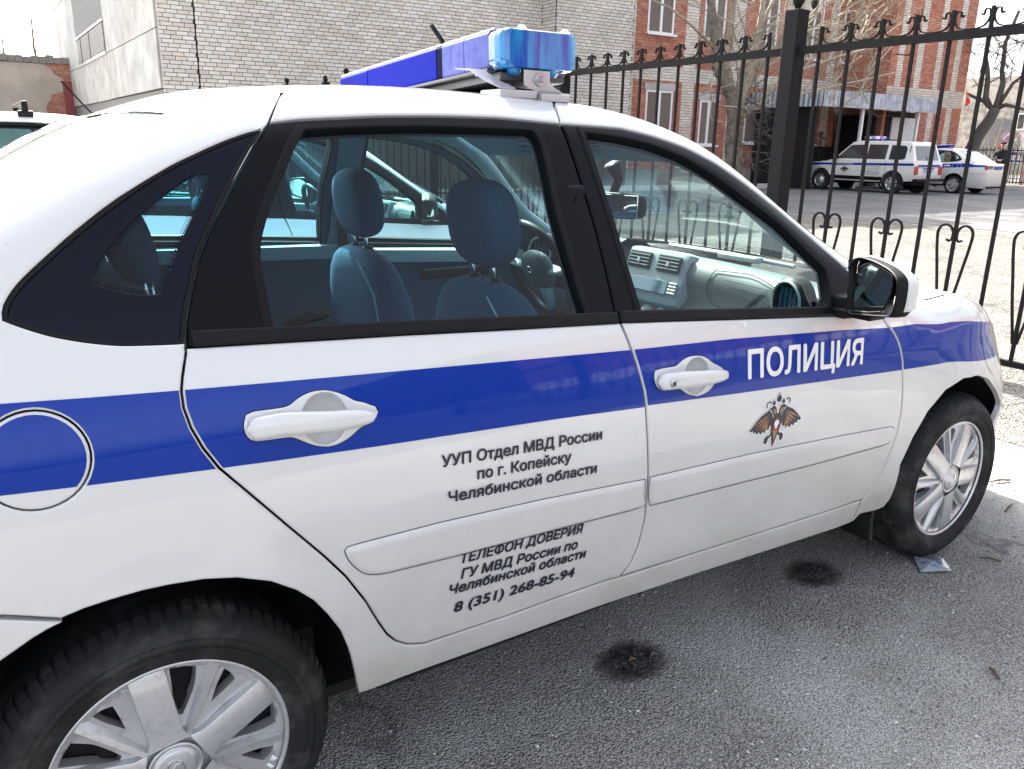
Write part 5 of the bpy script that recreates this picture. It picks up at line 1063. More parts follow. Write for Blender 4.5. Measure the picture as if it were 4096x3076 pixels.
mw = wn.new('ShaderNodeMapRange'); mw.inputs[1].default_value = .115; mw.inputs[2].default_value = .172; mw.inputs[3].default_value = .82; mw.inputs[4].default_value = 0; wl_.new(aw.outputs[0], mw.inputs[0])
tw_ = wn.new('ShaderNodeBsdfTransparent'); mxw = wn.new('ShaderNodeMixShader'); wl_.new(mw.outputs[0], mxw.inputs[0]); wl_.new(tw_.outputs[0], mxw.inputs[1]); wl_.new(wn['Principled BSDF'].outputs[0], mxw.inputs[2]); wl_.new(mxw.outputs[0], wo_.inputs[0])
for cx_, cy_, r_s, sd_ in ((1.17, -.70, 1.0, 1), (2.0, -.66, .9, 5)):
    st_ = sheet('stain', [(p[0]*r_s, p[1]*r_s) for p in stain(0, 0, .16, sd_)], 0, wet, 'stuff'); st_.location = (cx_, cy_, .0042); st_.scale = (1, .8, 1)
# loose grit
pv, pf = [], []
oct_v = np.array([(1, 0, 0), (-1, 0, 0), (0, 1, 0), (0, -1, 0), (0, 0, 1), (0, 0, -.5)]); oct_f = [[0, 2, 4], [2, 1, 4], [1, 3, 4], [3, 0, 4], [2, 0, 5], [1, 2, 5], [3, 1, 5], [0, 3, 5]]
for i in range(9000):
    u = random.random(); x = random.uniform(-.2, 6.0) if i % 3 else random.uniform(.3, 3.5); y = random.uniform(-2.4, 1.2) if i % 3 else random.uniform(-1.7, -.4)
    if i > 7800: x = random.uniform(4, 12); y = random.uniform(-3, 7)
    r = .0016+.004*random.random()**4+(.006 if i > 7800 else 0)*random.random(); k = len(pv)
    q = oct_v*np.array([random.uniform(.7, 1.4), random.uniform(.7, 1.4), random.uniform(.5, .9)])*r; a = random.uniform(0, 6); c_, s_ = cos(a), sin(a)
    for p in q: pv.append((x+p[0]*c_-p[1]*s_, y+p[0]*s_+p[1]*c_, .002+p[2]+(.004 if x > 4 else 0)))
    pf += [[j+k for j in f] for f in oct_f]
grit_m = mat('grit', (.30, .295, .28), .85)
n_ = grit_m.node_tree.nodes; l_ = grit_m.node_tree.links; gi = n_.new('ShaderNodeNewGeometry'); rp = n_.new('ShaderNodeValToRGB'); rp.color_ramp.elements[0].color = (.06, .06, .06, 1); rp.color_ramp.elements[1].color = (.62, .61, .58, 1)
l_.new(gi.outputs['Random Per Island'], rp.inputs[0]); l_.new(rp.outputs[0], n_['Principled BSDF'].inputs['Base Color'])
g_ = mesh('grit', pv, pf, grit_m, False); g_['kind'] = 'stuff'
# litter
b = MB(); b.add([(2.31, -.845, .006), (2.40, -.90, .012), (2.47, -.83, .005), (2.38, -.775, .016), (2.39, -.84, .022)], [[0, 1, 4], [1, 2, 4], [2, 3, 4], [3, 0, 4]])
wr = b.build('wrapper', mat('wrapper_film', (.34, .37, .40), .2, .3, .6, noise=(45, (.05, .16, .34), .52, .60))); tag(wr, 'crumpled blue and silver plastic wrapper lying near the front wheel', 'wrapper')
tw = mat('twig', (.10, .07, .045), .8); 
for i, (x, y, L, a) in enumerate(((2.82, -1.05, .06, .4), (3.05, -.75, .10, .2), (2.62, -.95, .07, 2.2), (1.95, -1.28, .05, 1.0), (3.4, -.6, .12, 2.8))):
    b = MB(); b.tube([(x, y, .006), (x+L*.5*cos(a), y+L*.5*sin(a), .012), (x+L*cos(a), y+L*sin(a), .006)], [.004, .005, .002], 5); t_ = b.build('twig', tw); tag(t_, ('short twig close beside the front tyre', 'long pale twig in the sunlit strip beyond the front wheel', 'crooked twig on shaded asphalt right of the wrapper', 'tiny dark twig in the open asphalt right of the wet stains', 'longest twig in front of the bumper')[i], 'twig', 'twigs scattered by the front wheel')
for x, y, lb_ in ((1.17, -.70, 'left'), (1.235, -.715, 'right')):
    b = MB(); b.tube([(x-.010, y, .006), (x, y+.005, .010), (x+.012, y-.003, .006)], [.003, .005, .002], 6); t_ = b.build('dry_leaf', mat('dry_leaf', (.16, .09, .06), .8)); tag(t_, lb_+' one of two brown crumpled leaves lying in the dark wet stain', 'leaf', 'leaves in the dark stain')

# ================================================================== wrought iron fence
iron = mat('fence_black', (.010, .010, .011), .75, spec=.15, noise=(25, (.035, .018, .010), .60, .72), bump=(90, .3, .002))
def flatbar(pts, w_, th):
    """flat strip bent in the fence plane: pts (y,z), width w_ along x"""
    b = MB(); p = np.array(pts); t = np.gradient(p, axis=0); t /= np.linalg.norm(t, axis=1)[:, None]+1e-9; n = np.stack([-t[:, 1], t[:, 0]], 1)*th/2; vv = []
    for q, m_ in zip(p, n):
        for sx, sg in ((-1, -1), (1, -1), (1, 1), (-1, 1)): vv.append((sx*w_/2, q[0]+m_[0]*sg, q[1]+m_[1]*sg))
    k = len(p); b.add(vv, [[i*4+j, i*4+(j+1) % 4, (i+1)*4+(j+1) % 4, (i+1)*4+j] for i in range(k-1) for j in range(4)]+[[3, 2, 1, 0], [(k-1)*4+j for j in range(4)]]); return b
def spl(pts, n=30):
    p = np.array(pts, float); t = np.concatenate([[0], np.cumsum(np.linalg.norm(np.diff(p, axis=0), axis=1))]); u = np.linspace(0, t[-1], n)
    return [tuple((float(_pc(t, p[:, i])(x)) for i in range(2))) for x in u]
RZ = 2.00     # underside of the top rail
fence = empty('iron_fence', (5, 0, 0)); tag(fence, 'black wrought iron fence with scrolls running behind the parked cars', 'fence')
pit = .235; posts = [2.08+2.8*k for k in range(-4, 5)]
barb = MB().box(-.0095, .0095, -.0095, .0095, .12, RZ+.17)
scr = spl([(.055, .088), (.042, .078), (.034, .092), (.044, .110), (.062, .108), (.0, .0)][:5], 14)
U = spl([(.060, .080), (.050, .074), (.042, .083), (.040, .098), (.048, .110), (.036, .112), (.018, .100), (.012, .070), (.020, .035), (.050, .008), (.085, .001), (pit/2, 0)], 34)
U = [(.066, .082), (.056, .072), (.048, .080), (.048, .094), (.040, .106), (.026, .106), (.016, .092), (.012, .068), (.022, .036), (.050, .010), (.085, .003), (pit/2, .002)]; U = spl(U, 30)
Uf = U+[(pit-y, z) for y, z in U[::-1][1:]]
scrb = flatbar([(y, z+RZ+.052) for y, z in Uf], .018, .006)
Hh = spl([(.030, .800), (.018, .806), (.020, .826), (.045, .838), (.072, .828), (.084, .86), (.072, .90), (.045, .912), (.016, .89), (.010, .86)][::-1], 10)
Hh = spl([(.050, .815), (.030, .805), (.014, .822), (.012, .855), (.030, .893), (.062, .908), (.096, .893), (.112, .855), (.106, .79), (.085, .66), (.052, .46), (.022, .30), (.012, .24)], 44)
hl_ = [flatbar([(sg*y, z) for y, z in Hh], .016, .012) for sg in (-1, 1)]
Cb = spl([(.055, .20), (.035, .185), (.022, .205), (.035, .235), (.07, .24), (.10, .21), (.10, .165), (.06, .14), (.02, .15)], 26)
cb_ = flatbar(Cb, .014, .010)
proto = {}
def fpiece(name, mb, y, flip=False):
    if name not in proto: proto[name] = mb.build(name, iron, fence); o = proto[name]
    else: o = proto[name].copy(); COL.objects.link(o)
    o.location = (0, y, 0)
    if flip: o.scale = (1, -1, 1)
    return o
for i, py in enumerate(posts):
    pm = MB(); pm.bbox(-.06, .06, -.06, .06, 0, 2.30, .006); pm.lathe([(.0001, .0), (.02, .0), (.02, .02), (.035, .045), (.045, .075), (.035, .105), (.0001, .12)], (0, 0, 2.295), 'z', 16)
    fpiece('post', pm, py)
    if i < len(posts)-1:
        fpiece('top_rail', MB().box(-.02, .02, .066, 2.734, RZ, RZ+.05), py); fpiece('bottom_rail', MB().box(-.018, .018, .066, 2.734, .10, .135), py)
        for k in range(11):
            y = py+.225+k*pit; fpiece('bar', barb, y)
            if k < 10: fpiece('top_scroll', scrb, y)
            if k % 2 == 1:
                fpiece('heart_scroll', hl_[1], y); fpiece('heart_scroll', hl_[1], y, True)
            else:
                fpiece('foot_scroll', cb_, y); fpiece('foot_scroll', cb_, y, True)
# taller gate posts whose tops show over the car's roof
for y, zt, lb_ in ((12.15, 2.44, 'taller'), (11.4, 2.30, 'shorter')):
    b = MB(); b.bbox(5.24, 5.36, y-.06, y+.06, 0, zt-.14, .006); b.lathe([(.0001, .0), (.03, .0), (.03, .02), (.045, .05), (.03, .09), (.045, .10), (.0001, .12)], (5.3, y, zt-.145), 'z', 14); o = b.build('gate_post', iron, None, False, 40); tag(o, lb_+' black gate post with turned finial peeking over the police car roof', 'post', 'gate posts over the roof line')

# ================================================================== brick buildings
def brickmat(name, cols):
    m = mat(name, cols[0], .85, bump=(60, .5, .004)); n = m.node_tree.nodes; l = m.node_tree.links
    g = n.new('ShaderNodeNewGeometry'); oi = n.new('ShaderNodeObjectInfo'); ad = n.new('ShaderNodeMath'); ad.operation = 'ADD'; fr = n.new('ShaderNodeMath'); fr.operation = 'FRACT'
    l.new(g.outputs['Random Per Island'], ad.inputs[0]); l.new(oi.outputs['Random'], ad.inputs[1]); l.new(ad.outputs[0], fr.inputs[0])
    r = n.new('ShaderNodeValToRGB'); r.color_ramp.interpolation = 'LINEAR'
    while len(r.color_ramp.elements) < len(cols): r.color_ramp.elements.new(.5)
    for i, c in enumerate(cols): r.color_ramp.elements[i].position = i/(len(cols)-1); r.color_ramp.elements[i].color = (*c, 1)
    l.new(fr.outputs[0], r.inputs[0])
    tc = n.new('ShaderNodeTexCoord'); gm = n.new('ShaderNodeNewGeometry'); t = n.new('ShaderNodeTexNoise'); t.inputs['Scale'].default_value = .7; t.inputs['Detail'].default_value = 6; l.new(gm.outputs['Position'], t.inputs['Vector'])
    mr = n.new('ShaderNodeMapRange'); mr.inputs[1].default_value = .45; mr.inputs[2].default_value = .7; mr.inputs[3].default_value = 0; mr.inputs[4].default_value = .35; l.new(t.outputs[0], mr.inputs[0])
    mx = n.new('ShaderNodeMix'); mx.data_type = 'RGBA'; l.new(mr.outputs[0], mx.inputs[0]); l.new(r.outputs[0], mx.inputs[6]); mx.inputs[7].default_value = (*[c*.55 for c in cols[0]], 1); l.new(mx.outputs[2], n['Principled BSDF'].inputs['Base Color'])
    return m
bw = brickmat('silicate_brick', [(.70, .665, .60), (.62, .585, .52), (.73, .70, .64), (.64, .56, .46), (.55, .52, .46)])
br_ = brickmat('red_brick', [(.50, .20, .125), (.41, .145, .09), (.54, .25, .17), (.36, .12, .08), (.50, .28, .20)])
mortar = mat('mortar_dark', (.065, .062, .056), .95)
mortar_l = mat('mortar_red_wall', (.17, .14, .12), .95)
BOXF = [[0, 2, 3, 1], [4, 5, 7, 6], [0, 1, 5, 4], [2, 6, 7, 3], [0, 4, 6, 2], [1, 3, 7, 5]]
def brickwall(parent, org, ud, nd, U_, z0, z1, holes, white, single=None, L=.248, Hb=.076, jo=.0145, proud=.012, limit=300, namebase='brick', cuts=()):
    """bricks proud of a mortar wall. org world point, ud/nd unit vectors along and out; holes (u0,u1,z0,z1); white(u,z)->bool"""
    ud = np.array(ud, float); nd = np.array(nd, float); org = np.array(org, float); acc = {0: [[], []], 1: [[], []]}; cand = []
    r = 0; z = z0
    while z+Hb <= z1:
        off = [0, .5, .25, .75][r % 4]*(L+jo); u = -off
        while u < U_:
            a, b_ = max(u, 0), min(u+L, U_); 
            segs = [(a, b_)] if b_-a > .04 else []
            for h in holes:
                if z+Hb > h[2] and z < h[3]:
                    ns = []
                    for (p, q) in segs:
                        if q <= h[0] or p >= h[1]: ns.append((p, q))
                        else:
                            if h[0]-p > .03: ns.append((p, h[0]))
                            if q-h[1] > .03: ns.append((h[1], q))
                    segs = ns
            for cu_ in cuts:
                segs = [w_ for (p, q) in segs for w_ in (((p, cu_), (cu_, q)) if p+.02 < cu_ < q-.02 else ((p, q),))]
            for (p, q) in segs: cand.append((p, q, z, int(bool(white((p+q)/2, z)))))
            u += L+jo
        z += Hb+jo; r += 1
    nin = 0; meshes = {}
    for (p, q, z, wv) in cand:
        jt = RNG.uniform(-.003, .003); pr = proud+jt; 
        if single and single(p, z) and abs(q-p-L) < 1e-6 and nin < limit:
            if wv not in meshes:
                m_ = MB(); M4 = None
                v = [org*0+ud*uu+np.array([0, 0, zz])+nd*nn for zz in (0, Hb) for nn in (-.03, .012) for uu in (0, L)]
                meshes[wv] = mesh(namebase, v, BOXF, bw if wv else br_, False, parent); o = meshes[wv]
            else: o = meshes[wv].copy(); COL.objects.link(o)
            o.location = Vector(org+ud*p+nd*jt)+Vector((0, 0, z)); nin += 1; continue
        V, F = acc[wv]; k = len(V)
        V += [org+ud*uu+np.array([0, 0, zz])+nd*nn for zz in (z, z+Hb) for nn in (-.005, pr) for uu in (p, q)]
        F += [[i+k for i in f] for f in BOXF]
    for wv in acc:
        if acc[wv][0]:
            o = mesh('brickwork', acc[wv][0], acc[wv][1], bw if wv else br_, False, parent); o['kind'] = 'stuff'
def wallbox(name, parent, x0, x1, y0, y1, z0, z1, m): b = MB(); b.box(x0, x1, y0, y1, z0, z1); return b.build(name, m, parent)
conc = mat('concrete_panel', (.47, .465, .45), .9, noise=(1.1, (.34, .335, .32), .42, .62), bump=(25, .3, .01))
conc2 = mat('concrete_panel_warm', (.46, .445, .41), .9, noise=(1.6, (.33, .315, .285), .42, .62), bump=(25, .3, .01))
# --- pale brick workshop, left
W = empty('brick_workshop', (4, 19, 0)); tag(W, 'pale silicate brick workshop with grey concrete panels on its side wall', 'building')
W.location = (0, 0, 0)
wallbox('wall', W, 4.05, 14.66, 19.0, 40, 0, 10.5, mortar)
wallbox('wall', W, 14.66, 17.60, 18.33, 40, 0, 10.5, mortar)
brickwall(W, (4.0, 19.0, 0), (1, 0, 0), (0, -1, 0), 10.64, 1.7, 6.0, [(.80, .835, 0, 9)], lambda u, z: True, lambda u, z: 2.4 < z < 4.3 and u < 4.5)
brickwall(W, (14.68, 18.33, 0), (1, 0, 0), (0, -1, 0), 2.9, 1.7, 6.6, [], lambda u, z: True)
brickwall(W, (14.66, 18.34, 0), (0, 1, 0), (-1, 0, 0), .66, 1.7, 6.6, [], lambda u, z: True, L=.12)
b = MB(); b.box(4.80, 4.835, 18.99, 19.0, 1.6, 6.2); b.build('expansion_joint', M['gap'], W)
# concrete panels on the side (facing -x), each one a slab
ys_ = [19.03, 23.2, 26.45, 33.15, 39.5]; zs_ = [2.42, 3.72, 6.3, 9.0]
for i in range(4):
    for j in range(3):
        if i == 2 and j >= 0:
            if j == 0: wallbox('concrete_panel', W, 3.95, 4.06, ys_[i]+.01, ys_[i+1]-.01, zs_[0], 3.70, conc2)
            elif j == 2: wallbox('concrete_panel', W, 3.95, 4.06, ys_[i]+.01, ys_[i+1]-.01, 6.55, 9.0, conc)
            continue
        wallbox('concrete_panel', W, 3.95, 4.06, ys_[i]+.012, ys_[i+1]-.012, zs_[j]+.012, zs_[j+1]-.012, conc if (i+j) % 2 == 0 else conc2)
wallbox('plinth', W, 3.99, 4.06, 19.0, 39.5, 0, 2.40, mat('plinth_rough', (.22, .215, .20), .95, bump=(12, .8, .03)))
wf = empty('window', (0, 0, 0)); wf.parent = W
b = MB(); b.box(4.0, 4.04, 26.46, 33.14, 3.72, 6.54); b.build('pane', mat('dull_pane', (.10, .11, .12), .3), wf)
lo = mat('louvre_metal', (.42, .42, .41), .5, .4)
for k in range(13):
    b = MB(); b.box(3.93, 3.99, 26.6, 33.0, 3.80+k*.062, 3.825+k*.062); o = b.build('louvre_slat', lo, wf)
b = MB(); b.box(3.92, 3.99, 26.45, 33.15, 4.62, 4.70); b.box(3.92, 3.99, 26.45, 33.15, 3.70, 3.78); b.build('frame', lo, wf)
for k in range(26):
    y = 26.6+k*.255; b = MB(); b.box(3.93, 3.96, y, y+.035, 4.70, 6.54); b.build('window_bar', lo, wf)
for y in (29.6, 31.8): b = MB(); b.box(3.915, 3.93, y, y+.06, 3.75, 4.65); b.build('strut', M['black'], wf)
# --- far plastered wall with broken brick
PWl = empty('plastered_wall', (0, 0, 0)); tag(PWl, 'tan plastered wall crumbling to bare brick at its right end', 'wall')
wallbox('core', PWl, -30, 3.95, 36.1, 36.6, 0, 4.0, mat('old_mortar', (.16, .12, .10), .95))
brickwall(PWl, (1.8, 36.1, 0), (1, 0, 0), (0, -1, 0), 2.15, 1.2, 4.0, [], lambda u, z: False)
pl_ = [(-30, 0), (-30, 3.98), (3.05, 3.98), (3.3, 3.78), (3.42, 3.6), (3.66, 3.45), (3.63, 3.2), (3.6, 2.95), (3.35, 2.9), (3.2, 2.84), (3.16, 2.68), (2.99, 2.48), (2.95, 2.3), (3.0, 2.1), (2.9, 1.7), (2.95, 0)]
r_ = tri2d(pl_)
vv = [(p.x, 36.06, p.y) for p in r_[0]]; nv = len(vv); vv += [(p.x, 36.1, p.y) for p in r_[0]]; ff = [list(f) for f in r_[2]]
bnd = len(pl_); ff += [[i, (i+1) % bnd, nv+(i+1) % bnd, nv+i] for i in range(bnd)] if nv == bnd else []
mesh('plaster', vv, ff, mat('plaster_tan', (.47, .40, .33), .9, noise=(.8, (.36, .31, .26), .42, .65), bump=(20, .4, .02)), False, PWl)
b = MB(); 
for i in range(46): 
    x = -8+i*.26; b.box(x, x+.245, 35.98, 36.62, 4.0+random.uniform(-.01, .01), 4.25+random.uniform(-.09, .06))
o = b.build('coping', mat('coping_old', (.22, .20, .18), .95, bump=(20, .6, .02)), PWl); o['kind'] = 'stuff'
b = MB(); b.box(3.52, 3.84, 35.0, 35.05, 0, 3.32); o = b.build('metal_sheet', mat('rust_red_sheet', (.18, .03, .03), .6)); tag(o, 'dark red metal sheet standing in the corner by the workshop', 'metal sheet')
b = MB(); b.tube([(2.0, 20, 2.52), (2.62, 20, 1.76)], .02, 6); b.tube([(2.62, 20, 1.76), (2.62, 20, 0)], .02, 6); o = b.build('stay_pole', M['black']); tag(o, 'thin dark slanting pole in front of the concrete panels', 'pole')

# --- red brick police station
R_ = empty('police_station', (0, 0, 0)); tag(R_, 'two storey red brick building with white brick stripes and corrugated entrance canopy', 'building')
X0 = 17.6
wallbox('wall', R_, X0, 30.3, 19.05, 34, 0, 9.5, mortar_l)
wallbox('wall', R_, 29.0, 34.3, 17.05, 34, 0, 10.5, mortar_l)
upw = [(18.78, 19.92, 4.82, 6.9), (21.3, 22.3, 4.82, 6.9), (23.95, 24.98, 4.62, 6.7), (26.45, 27.5, 4.55, 6.6), (28.75, 29.85, 4.55, 6.4)]
loww = [(18.9, 20.1, 1.4, 3.12), (21.4, 22.27, 1.4, 2.9), (23.7, 25.08, 1.5, 2.88), (26.3, 27.7, 1.5, 2.88)]
holes = [(a-X0, b_-X0, c, d) for a, b_, c, d in upw+loww]
def whiteR(u, z):
    x = u+X0
    if 3.36 < z < 3.86: return True
    for a, b_ in ((17.6, 18.3), (20.5, 21.05), (22.75, 23.3), (25.4, 25.95), (28.0, 28.45)):
        if a < x < b_: return True
    return False
brickwall(R_, (X0, 19.05, 0), (1, 0, 0), (0, -1, 0), 11.4, .62, 7.4, holes, whiteR, lambda u, z: 1.2 < z < 4.6 and 5.2 < u < 9.5, limit=280, cuts=[q-X0 for q in (18.3, 20.5, 21.05, 22.75, 23.3, 25.4, 25.95, 28.0, 28.45)])
def whiteB(u, z):
    if 3.0 < z < 3.62 or z > 9: return True
    for a, b_ in ((.42, .80), (1.62, 2.02), (2.92, 3.30), (4.20, 4.60)):
        if a < u < b_: return True
    return False
brickwall(R_, (29.0, 17.05, 0), (1, 0, 0), (0, -1, 0), 5.3, .5, 9.6, [(0.2, 2.0, 0, 2.75)], whiteB, cuts=[.42, .80, 1.62, 2.02, 2.92, 3.30, 4.20, 4.60])
brickwall(R_, (29.0, 17.05, 0), (0, 1, 0), (-1, 0, 0), 1.98, .5, 9.6, [(.2, 1.7, 0, 2.6)], lambda u, z: 3.0 < z < 3.3)
wallbox('plinth', R_, X0, 30, 18.93, 19.04, 0, .6, mat('plinth_cement', (.26, .25, .23), .9, bump=(15, .5, .02)))
wallbox('plinth', R_, 29.0, 34.32, 16.95, 17.04, 0, .5, mat('plinth_cement2', (.26, .25, .23), .9, bump=(15, .5, .02)))
framew = mat('window_frame_white', (.78, .79, .80), .5)
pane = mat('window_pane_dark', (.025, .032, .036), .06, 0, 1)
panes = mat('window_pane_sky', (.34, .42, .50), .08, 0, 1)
for (x0, x1, z0, z1), up_ in [(q, True) for q in upw]+[(q, False) for q in loww]:
    f = empty('window', (0, 0, 0)); f.parent = R_
    b = MB(); t = .07
    b.box(x0, x1, 19.02, 19.10, z0, z0+t); b.box(x0, x1, 19.02, 19.10, z1-t, z1); b.box(x0, x0+t, 19.02, 19.10, z0+t, z1-t); b.box(x1-t, x1, 19.02, 19.10, z0+t, z1-t); b.box((x0+x1)/2-.05, (x0+x1)/2+.05, 19.01, 19.09, z0+t, z1-t)
    b.build('frame', framew, f)
    for a, c in ((x0+t, (x0+x1)/2-.05), ((x0+x1)/2+.05, x1-t)):
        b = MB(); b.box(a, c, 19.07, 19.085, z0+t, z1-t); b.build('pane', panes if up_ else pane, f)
    b = MB(); b.bbox(x0-.08, x1+.08, 18.90, 19.06, z0-.05, z0+.02, .01); b.build('sill', framew, f)
    if not up_: 
        b = MB(); b.box(x0-.1, x1+.1, 19.0, 19.06, z1+.005, z1+.22); b.build('lintel', conc, f)
    else:
        b = MB(); b.box(x0+t+.02, x0+t+.20, 19.062, 19.068, z0+t, z1-t); b.box(x1-t-.16, x1-t-.02, 19.062, 19.068, z0+t, z1-t); b.build('curtain', mat('curtain', (.6, .65, .7), .8), f)
# entrance: recess shade painted as flat black boxes, boards, canopy
b = MB(); b.box(28.85, 29.02, 17.3, 18.9, 0, 2.6); b.box(29.2, 31.0, 16.99, 17.05, 0, 2.75); b.build('doorway_shade', M['gap'], R_)
b = MB(); b.bbox(30.15, 31.0, 16.90, 16.98, 0.1, 2.55, .01); b.build('notice_board', mat('board_pale', (.62, .64, .66), .6, noise=(12, (.48, .5, .52), .45, .6)), R_)
b = MB(); b.bbox(29.45, 30.0, 16.90, 16.97, 1.75, 2.55, .01); b.build('name_plate', mat('board_pale2', (.55, .55, .54), .6), R_)
cn = empty('canopy', (0, 0, 0)); cn.parent = R_
corr = mat('corrugated_zinc', (.40, .45, .50), .38, .7, noise=(3, (.24, .28, .33), .4, .6))
vv = []; nn_ = 220
for i in range(nn_+1):
    x = 23.95+6.75*i/nn_; y = 15.95+.05*sin(2*pi*(x-23.95)/.22)
    vv += [(x, y, 2.72), (x, y, 3.24), (x, y+.004, 3.24), (x, y+.004, 2.72)]
mesh('corrugated_sheet', vv, [[i*4+j, i*4+j+1, (i+1)*4+j+1, (i+1)*4+j] for i in range(nn_) for j in (0, 2)], corr, True, cn)
vv = []
for i in range(60):
    y = 16.0+3.0*i/59; x = 23.93+.035*sin(2*pi*y/.19); vv += [(x, y, 2.72), (x, y, 3.24)]
mesh('corrugated_sheet', vv, [[i*2, i*2+1, i*2+3, i*2+2] for i in range(59)], corr, True, cn)
b = MB(); b.box(23.98, 30.66, 16.02, 18.98, 3.10, 3.16); b.box(23.98, 30.66, 16.02, 16.1, 2.74, 3.1); b.build('roof_deck', M['gap'], cn)
for x in (26.5, 29.9): 
    b = MB(); b.bbox(x-.05, x+.05, 16.15, 16.25, 0, 3.1, .01); b.build('canopy_post', framew, cn)
b = MB(); b.box(24.2, 24.35, 16.4, 18.93, 0, 3.1); b.box(24.35, 28.85, 18.95, 19.0, .6, 1.45); b.build('recess_dark', M['gap'], cn)  # flat black panels put in to darken the recess under the canopy
b = MB(); b.bbox(26.05, 26.70, 18.55, 18.93, 6.10, 6.62, .03); b.build('air_conditioner', mat('ac_white', (.68, .68, .66), .5), R_)
b = MB(); b.lathe([(.2, 0), (.2, -.02), (.0001, -.02)], (26.25, 18.54, 6.36), 'y', 20); b.build('fan_grille', M['black'], R_)
b = MB(); b.tube([(29.2, 17.0, 4.76), (30.05, 17.0, 4.78), (30.2, 17.0, 4.9), (30.42, 17.0, 5.7), (30.5, 17.0, 6.4)], .015, 5); b.build('wall_cable', M['black'], R_)
# flag on a short staff
b = MB(); fl = []
for i in range(9):
    for j in range(5): fl.append((33.9+.10*j/4+.0*i, 16.76-.03*j-.012*i-.02*sin(i*.9+j), 3.62-.085*i))
b.add(fl, [[i*5+j, i*5+j+1, (i+1)*5+j+1, (i+1)*5+j] for i in range(8) for j in range(4)])
fg = empty('flag', (0, 0, 0)); tag(fg, 'small red and white flag hanging at the corner of the brick building', 'flag')
fm = mat('flag_red', (.75, .06, .05), .7, noise=(5, (.8, .78, .76), .5, .55)); b.build('cloth', fm, fg, True); b = MB(); b.tube([(33.9, 16.98, 3.4), (33.95, 16.72, 3.72)], .012, 6); b.build('staff', M['steel'], fg)

# --- far building beyond the tree
FB_ = empty('far_building', (0, 0, 0)); tag(FB_, 'distant pale stone building behind the bare tree with a dark arched doorway', 'building')
fb_m = mat('far_stone', (.42, .38, .33), .9, noise=(2, (.30, .27, .24), .4, .6), bump=(8, .6, .05)); fb_d = mat('far_dark', (.10, .10, .11), .8)
wallbox('wall', FB_, 55, 66, 10, 29.5, 0, 5.9, fb_m); wallbox('dark_band', FB_, 54.9, 55.0, 10, 29.0, .0, 4.2, mat('far_lower_wall', (.20, .18, .16), .9, noise=(3, (.36, .33, .29), .45, .6)))
b = MB(); vv = [(54.85, 25.9+1.5*cos(t), 1.9+1.5*sin(t)) for t in np.linspace(0, pi, 12)]+[(54.85, 24.4, 0), (54.85, 27.4, 0)]; b.add(vv, [list(range(14))]); b.build('arch_door', fb_d, FB_)
for y in (24.4, 22.6, 20.8):
    f = empty('window', (0, 0, 0)); f.parent = FB_; b = MB(); b.box(54.84, 54.9, y-.45, y+.45, 2.7, 3.7); b.build('frame', framew, f)
    for yy_ in (y-.38, y+.03): b = MB(); b.box(54.82, 54.84, yy_, yy_+.35, 2.78, 3.62); b.build('pane', pane, f)
wallbox('pale_wall', FB_, 54.86, 54.9, 22.2, 25.1, 1.3, 2.6, conc)

# ================================================================== trees
bark = mat('bark_grey', (.19, .165, .13), .9, noise=(6, (.10, .085, .07), .45, .6), bump=(30, .8, .02))
barkp = mat('bark_pale', (.36, .32, .24), .9, noise=(8, (.20, .17, .13), .45, .65), bump=(30, .5, .01))
barkd = mat('bark_dark', (.10, .088, .08), .9, bump=(20, .8, .03))
def grow_tw(b, p, d, L, r, depth, rnd, droop=0., spread=.55, n=4, kids=(3, 5)):
    pts = [Vector(p)]; dd = Vector(d).normalized(); rs = [r]
    for i in range(n):
        dd = (dd+Vector((rnd.uniform(-1, 1), rnd.uniform(-1, 1), rnd.uniform(-1, 1)))*.16+Vector((0, 0, -droop*(i+1)/n))).normalized(); pts.append(pts[-1]+dd*L/n); rs.append(r*(1-.55*(i+1)/n))
    b.tube(pts, rs, 6 if r > .02 else (4 if r > .008 else 3), False)
    if depth > 0:
        for k in range(rnd.randint(*kids)):
            i = rnd.randint(1, n); ax = Vector((rnd.uniform(-1, 1), rnd.uniform(-1, 1), rnd.uniform(-.6, 1))).normalized()
            nd = (pts[i]-pts[i-1]).normalized().lerp(ax, spread).normalized(); grow_tw(b, pts[i], nd, L*rnd.uniform(.5, .78), rs[i]*rnd.uniform(.45, .7), depth-1, rnd, droop, spread, n, kids)
def limb(b, pts, r0, r1, n=8): 
    k = len(pts); b.tube(pts, [r0+(r1-r0)*i/(k-1) for i in range(k)], n, True)
def crown_of(t, name, starts, m, seed, depth=3, L=1.1, droop=0., kids=(3, 5), r=.02):
    rnd = random.Random(seed); b = MB()
    for p, d in starts: grow_tw(b, p, d, L, r, depth, rnd, droop, kids=kids)
    o = b.build(name, m, t); o['kind'] = 'stuff'; return o
t1 = empty('bare_tree', (0, 0, 0)); tag(t1, 'bare many stemmed tree with pale drooping branches before the brick building', 'tree')
b = MB(); limb(b, [(16.75, 13, 0), (16.69, 13, .81), (16.54, 13, 1.44), (16.52, 13, 2.06), (16.32, 13, 2.62), (15.75, 13, 3.23), (15.54, 13, 3.98), (15.33, 13, 4.71), (15.1, 13.1, 6)], .26, .07, 10)
b.build('trunk', bark, t1, True)
